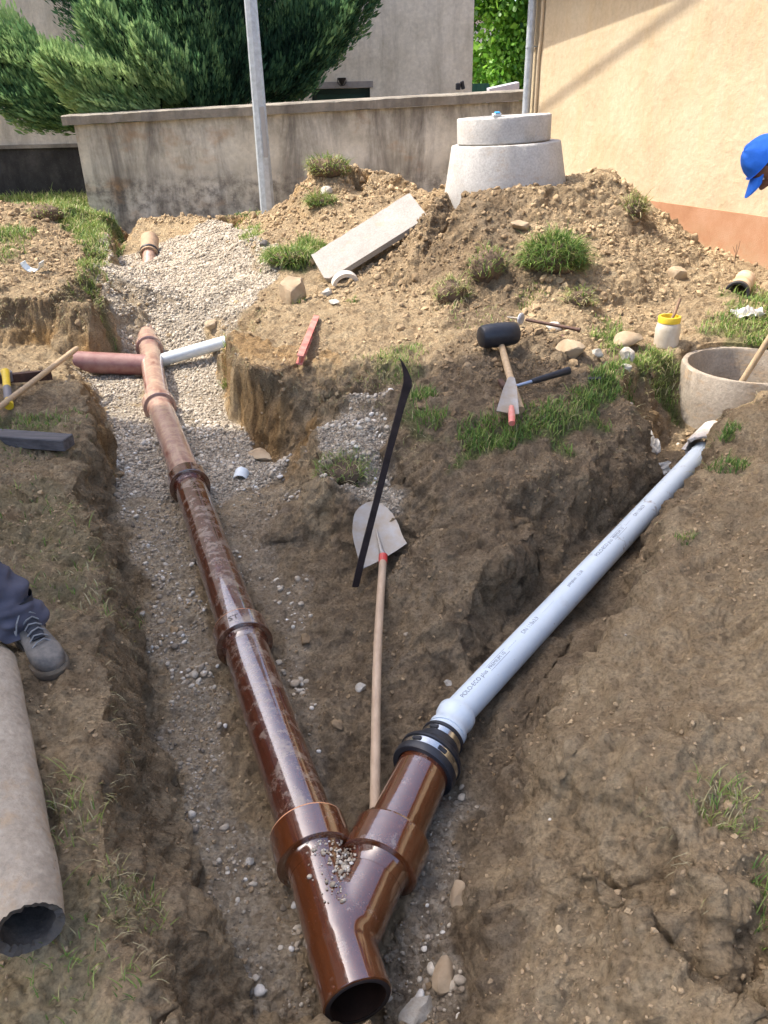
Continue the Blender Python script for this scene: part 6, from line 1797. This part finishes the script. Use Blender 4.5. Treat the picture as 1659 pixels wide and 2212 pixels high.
def wrinkled(path, radii, name, m, parent, amp=.012, seed=1, n=40, steps=40):
    P_ = [Vector(p) for p in path]; pts = []; rr = []
    for i in range(steps + 1):
        t = i / steps * (len(P_) - 1); k = min(int(t), len(P_) - 2); f = t - k
        a, b, c, d_ = P_[max(k - 1, 0)], P_[k], P_[k + 1], P_[min(k + 2, len(P_) - 1)]
        q = .5 * ((2 * b) + (c - a) * f + (2 * a - 5 * b + 4 * c - d_) * f * f + (3 * b - a - 3 * c + d_) * f ** 3)
        pts.append(q); rr.append(radii[k] * (1 - f) + radii[k + 1] * f)
    mb = MB().tube(pts, rr, n, cap=(False, False))
    out = []
    for i, v in enumerate(mb.v):
        v = Vector(v); c = pts[i // n]; w = amp * (float(vn(v.x * 9 + seed, v.y * 9, v.z * 22, seed)) + .5 * float(vn(v.x * 20, v.y * 20, v.z * 45, seed + 2)))
        out.append(v + (v - c).normalized() * w)
    mb.v = [tuple(v) for v in out]
    # inner skin for thickness at the hem
    k = len(mb.v); inner = [tuple(Vector(v) + (pts[i // n] - Vector(v)).normalized() * .004) for i, v in enumerate(mb.v)]
    f0 = list(mb.f); mb.v += inner; mb.f += [tuple(q + k for q in f[::-1]) for f in f0]; mb.sm += [True] * len(f0)
    for j in range(n): mb.f.append((j, k + j, k + (j + 1) % n, (j + 1) % n)); mb.sm.append(True)
    return mb.build(name, m, parent, sharp=rad(60))
wrinkled([ank + Vector((.0, .0, -.015)) , ank + Vector((-.02, 0, .05)), ank + Vector((-.08, .0, .16)), knee, hip + Vector((0, 0, 0)), pel + Vector((0, 0, .08))], [.088, .080, .078, .085, .115, .17], 'trousers', M_TROU, ps, .022, 3, 64, 90)
wrinkled([foot2, foot2 + Vector((0, 0, .1)), knee2, hip + Vector((-.2, .05, 0)), pel + Vector((-.04, 0, .08))], [.08, .08, .085, .11, .16], 'trousers', M_TROU, ps, .01, 5)
wrinkled([pel + Vector((0, 0, .02)), pel + Vector((-.02, 0, .22)), pel + Vector((-.05, 0, .46)), pel + Vector((-.06, 0, .56))], [.18, .17, .18, .08], 'shirt', M_SHIRT, ps, .01, 6)
def boot(toe, ft_, fs_, parent):
    L = .305; gzv = toe.z
    secs = [(0, .030, .060, .055), (.012, .038, .075, .06), (.05, .043, .105, .07), (.10, .043, .115, .065), (.15, .044, .095, .055), (.19, .050, .078, .045), (.23, .054, .066, .038), (.265, .051, .058, .034), (.288, .040, .048, .030), (.300, .024, .036, .026), (.305, .006, .026, .02)]
    heel = toe - ft_ * L; N_ = 32; vs = []; fs = []
    for s_, w, h, zc in secs:
        for k in range(N_):
            a = 2 * math.pi * k / N_; ca_, sa_ = math.cos(a), math.sin(a)
            ex = .75
            x = w * math.copysign(abs(ca_) ** ex, ca_); z = (h / 2) * math.copysign(abs(sa_) ** ex, sa_)
            vs.append(heel + ft_ * s_ + fs_ * x + Vector((0, 0, .022 + h / 2 + z)))
    for i in range(len(secs) - 1):
        for k in range(N_): fs.append((i * N_ + k, i * N_ + (k + 1) % N_, (i + 1) * N_ + (k + 1) % N_, (i + 1) * N_ + k))
    fs.append(tuple(range(N_))); fs.append(tuple((len(secs) - 1) * N_ + k for k in range(N_))[::-1])
    bt_ = MB().add(vs, fs, True).build('boot', M_BOOT, parent, sharp=rad(60))
    # sole
    vs = []; fs = []; out = [(0, .020), (.01, .036), (.05, .042), (.12, .038), (.17, .046), (.22, .058), (.262, .056), (.292, .042), (.308, .020), (.312, .004)]
    ring = [(s_, w) for s_, w in out] + [(s_, -w) for s_, w in out[::-1]]
    for z, g_ in ((-.004, 0), (.006, .003), (.024, .004), (.032, -.003)):
        for s_, w in ring: vs.append(heel + ft_ * (s_ + (g_ if s_ > .15 else -g_)) + fs_ * (w + math.copysign(g_, w)) + Vector((0, 0, z)))
    m_ = len(ring)
    for i in range(3):
        for k in range(m_): fs.append((i * m_ + k, i * m_ + (k + 1) % m_, (i + 1) * m_ + (k + 1) % m_, (i + 1) * m_ + k))
    fs.append(tuple(range(m_))[::-1]); fs.append(tuple(3 * m_ + k for k in range(m_)))
    MB().add(vs, fs, True).build('sole', M_SOLE, bt_, sharp=rad(40))
    # shaft, tongue, laces
    a0 = heel + ft_ * .075 + Vector((0, 0, .10))
    MB().tube([a0 + ft_ * .0 + Vector((0, 0, -.03)), a0 + Vector((0, 0, .02)), a0 + Vector((-.015, 0, .07)), a0 + Vector((-.02, 0, .10))], [.060, .057, .058, .064], 28, cap=(False, False)).build('shaft', M_BOOTD, bt_)
    t0 = heel + ft_ * .20 + Vector((0, 0, .100)); t1 = heel + ft_ * .115 + Vector((0, 0, .155)); t2 = heel + ft_ * .10 + Vector((0, 0, .21))
    MB().tube([t0, t1, t2], [.022, .028, .022], 16, flat=.35, up=ft_).build('tongue', M_BOOTD, bt_)
    lm = mat('grey_lace', (0.20, 0.21, 0.22), .9, var=.3, vscale=60)
    for i in range(6):
        u = i / 5; c = (heel + ft_ * .205 + Vector((0, 0, .098))).lerp(heel + ft_ * .118 + Vector((0, 0, .165)), u) + ft_ * .012
        w = .030 - .004 * u; z2 = ft_ * (.012) * (1 if i % 2 else -1)
        MB().tube([c - fs_ * w - Vector((0, 0, .012)), c - fs_ * w * .4 + Vector((0, 0, .004)) + z2 * .3, c + fs_ * w * .4 + Vector((0, 0, .004)) - z2 * .3, c + fs_ * w - Vector((0, 0, .012))], .0028, 8).build('lace', lm, bt_)
    MB().tube([heel + ft_ * .13 + fs_ * .02 + Vector((0, 0, .178)), heel + ft_ * .16 + fs_ * .045 + Vector((0, 0, .16)), heel + ft_ * .17 + fs_ * .058 + Vector((0, 0, .125)), heel + ft_ * .15 + fs_ * .055 + Vector((0, 0, .13))], .0028, 8).build('lace', lm, bt_)
    c = heel + ft_ * .085 + fs_ * .0575 + Vector((0, 0, .17))
    MB().add([c, c + ft_ * .016, c + ft_ * .008 + Vector((0, 0, .022)), c - fs_ * .006, c + ft_ * .016 - fs_ * .006, c + ft_ * .008 + Vector((0, 0, .022)) - fs_ * .006], [(0, 1, 2), (5, 4, 3), (0, 3, 4, 1), (1, 4, 5, 2), (2, 5, 3, 0)]).build('yellow_tag', M_YEL, bt_)
boot(toe, ft_, fs_, ps)
t2_ = foot2 + ft_ * .2; t2_.z = toe.z
boot(t2_, ft_, fs_, ps)

# person bending at the right edge
hc = PY(1666, 346, 3.75)
fd = Vector((-.26, .08, -.96)).normalized(); cd = Vector((-.90, .15, .40)); cd = (cd - fd * cd.dot(fd)).normalized(); rd = fd.cross(cd)
RH = Matrix((rd, fd, cd)).transposed()
pel2 = Vector((hc.x + .62, hc.y + .12, .92))
p2_ = empty('person', Vector((pel2.x, pel2.y, 0)), 'man in a bright blue cap bending forward at the right edge', 'person')
nk = hc - cd * .13 - fd * .03; chest = nk + (pel2 - nk).normalized() * .18 + Vector((0, 0, .02))
nodes = [(pel2, (.15, .12)), (pel2.lerp(chest, .5), (.14, .11)), (chest, (.17, .12)), (nk + (chest - nk) * .35, .062), (nk, .058)]
edges = [(0, 1), (1, 2), (2, 3), (3, 4)]
for sg in (1, -1):
    hp = pel2 + Vector((.0, .11 * sg, -.04)); kn = Vector((pel2.x - .08, pel2.y + .13 * sg, .48)); an = Vector((pel2.x + .02, pel2.y + .14 * sg, .09)); tp = an + Vector((-.15, 0, -.05))
    b = len(nodes); nodes += [(hp, .09), (kn, .058), (an, .042), (tp, (.04, .03))]; edges += [(0, b), (b, b + 1), (b + 1, b + 2), (b + 2, b + 3)]
    s_ = chest + Vector((-.02, .2 * sg, -.02)); e_ = s_ + Vector((.12, .05 * sg, -.27)); w_ = e_ + Vector((-.05, -.04 * sg, -.24))
    b = len(nodes); nodes += [(s_, .05), (e_, .038), (w_, .027)]; edges += [(2, b), (b, b + 1), (b + 1, b + 2)]
    hand_nodes(w_, Vector((-.1, 0, -1)), Vector((1, 0, -.1)).normalized(), nodes, edges, b + 2)
skin_mesh('body', nodes, edges, M_SKIN, p2_)
def headfn(q):
    x, y_, z = q
    # jaw narrows downwards, flat face, nose, brow, chin
    if z < 0:
        k = min(1, -z / .12); x *= 1 - .28 * k; y_ = y_ * (1 - .10 * k) + .012 * k
    fr = math.exp(-(x / .014) ** 2)
    if y_ > 0:
        y_ += .026 * fr * math.exp(-((z + .018) / .020) ** 2) + .010 * fr * math.exp(-((z + .0) / .022) ** 2)      # nose
        y_ += .008 * math.exp(-(x / .05) ** 2) * math.exp(-((z - .028) / .012) ** 2)         # brow
        for sx in (-.032, .032): y_ -= .010 * math.exp(-((x - sx) / .015) ** 2) * math.exp(-((z - .008) / .012) ** 2)
        y_ += .006 * math.exp(-(x / .024) ** 2) * math.exp(-((z + .052) / .007) ** 2) + .005 * math.exp(-(x / .022) ** 2) * math.exp(-((z + .066) / .006) ** 2)  # lips
        y_ -= .005 * math.exp(-(x / .026) ** 2) * math.exp(-((z + .059) / .004) ** 2)
        y_ += .010 * math.exp(-(x / .022) ** 2) * math.exp(-((z + .095) / .014) ** 2)
    return Vector((x, y_, z))
hd = MB().sphere(hc, (.076, .094, .118), 96, 80, RH, headfn)
for sx in (-1, 1): hd.sphere(hc + RH @ Vector((.077 * sx, -.008, -.006)), (.010, .020, .031), 12, 10, RH)
hd = hd.build('head', M_SKIN, p2_)
for sx in (-1, 1):
    ey = MB().sphere(hc + RH @ Vector((.031 * sx, .071, .008)), (.0115, .0115, .010), 14, 10, RH).build('eye', mat('eye_white', (0.7, 0.68, 0.64), .3), hd)
def hairfn(q): return q
hr = MB().sphere(hc + RH @ Vector((0, -.008, .006)), (.079, .092, .117), 40, 30, RH, lambda q: Vector((q.x, min(q.y, .035), q.z if q.z > -.05 else -.05)))
hr.build('hair', mat('dark_hair', (0.05, 0.04, 0.035), .8, var=.3, vscale=60, bump=.001), hd)
def capfn(q):
    x, y_, z = q
    z = max(z, .022 + .03 * (y_ / .1)); r_ = 1 + .012 * math.sin(6 * math.atan2(y_, x)) * (z > .05) + .02 * float(vn(x * 40, y_ * 40, z * 40, 4))
    return Vector((x * r_, y_ * r_, z * r_))
cap = MB().sphere(hc + RH @ Vector((0, -.002, .008)), (.087, .104, .123), 64, 48, RH, capfn).build('cap', M_CAP, p2_)
vs = []; fs = []; n_ = 20
for i in range(n_ + 1):
    u = i / n_ * 2 - 1
    for j in range(7):
        v = j / 6; rr = 1 - .25 * abs(u) ** 3
        x = u * .074 * (1 - .12 * v); yy = .056 + .032 * math.sqrt(max(0, 1 - u * u)) + v * .085 * (1 - .55 * u * u); z = .048 - .020 * u * u - .012 * v
        vs.append(hc + RH @ Vector((x, yy, z)))
k = len(vs)
vs += [q - cd * .004 for q in vs]
for i in range(n_):
    for j in range(6):
        a = i * 7 + j; fs.append((a, a + 1, a + 8, a + 7)); fs.append((k + a, k + a + 7, k + a + 8, k + a + 1))
for i in range(n_): fs.append((i * 7 + 6, k + i * 7 + 6, k + (i + 1) * 7 + 6, (i + 1) * 7 + 6))
MB().add(vs, fs, True).build('brim', M_CAP, cap, sharp=rad(60))
wrinkled([pel2 + Vector((.05, 0, .02)), pel2.lerp(chest, .5), chest, nk + (chest - nk) * .4], [.17, .165, .19, .08], 'shirt', mat('navy_shirt', (0.03, 0.05, 0.13), .9, var=.1), p2_, .01, 8)
for sg in (1, -1):
    wrinkled([Vector((pel2.x + .02, pel2.y + .14 * sg, .07)), Vector((pel2.x - .03, pel2.y + .13 * sg, .25)), Vector((pel2.x - .08, pel2.y + .13 * sg, .48)), pel2 + Vector((0, .09 * sg, -.05)), pel2 + Vector((.02, .04 * sg, .06))], [.075, .08, .085, .12, .15], 'trousers', M_TROU, p2_, .01, 9 + sg)
    boot(Vector((pel2.x - .20, pel2.y + .14 * sg, gz(pel2.x - .1, pel2.y))), Vector((-1, 0, 0)), Vector((0, 1, 0)), p2_)
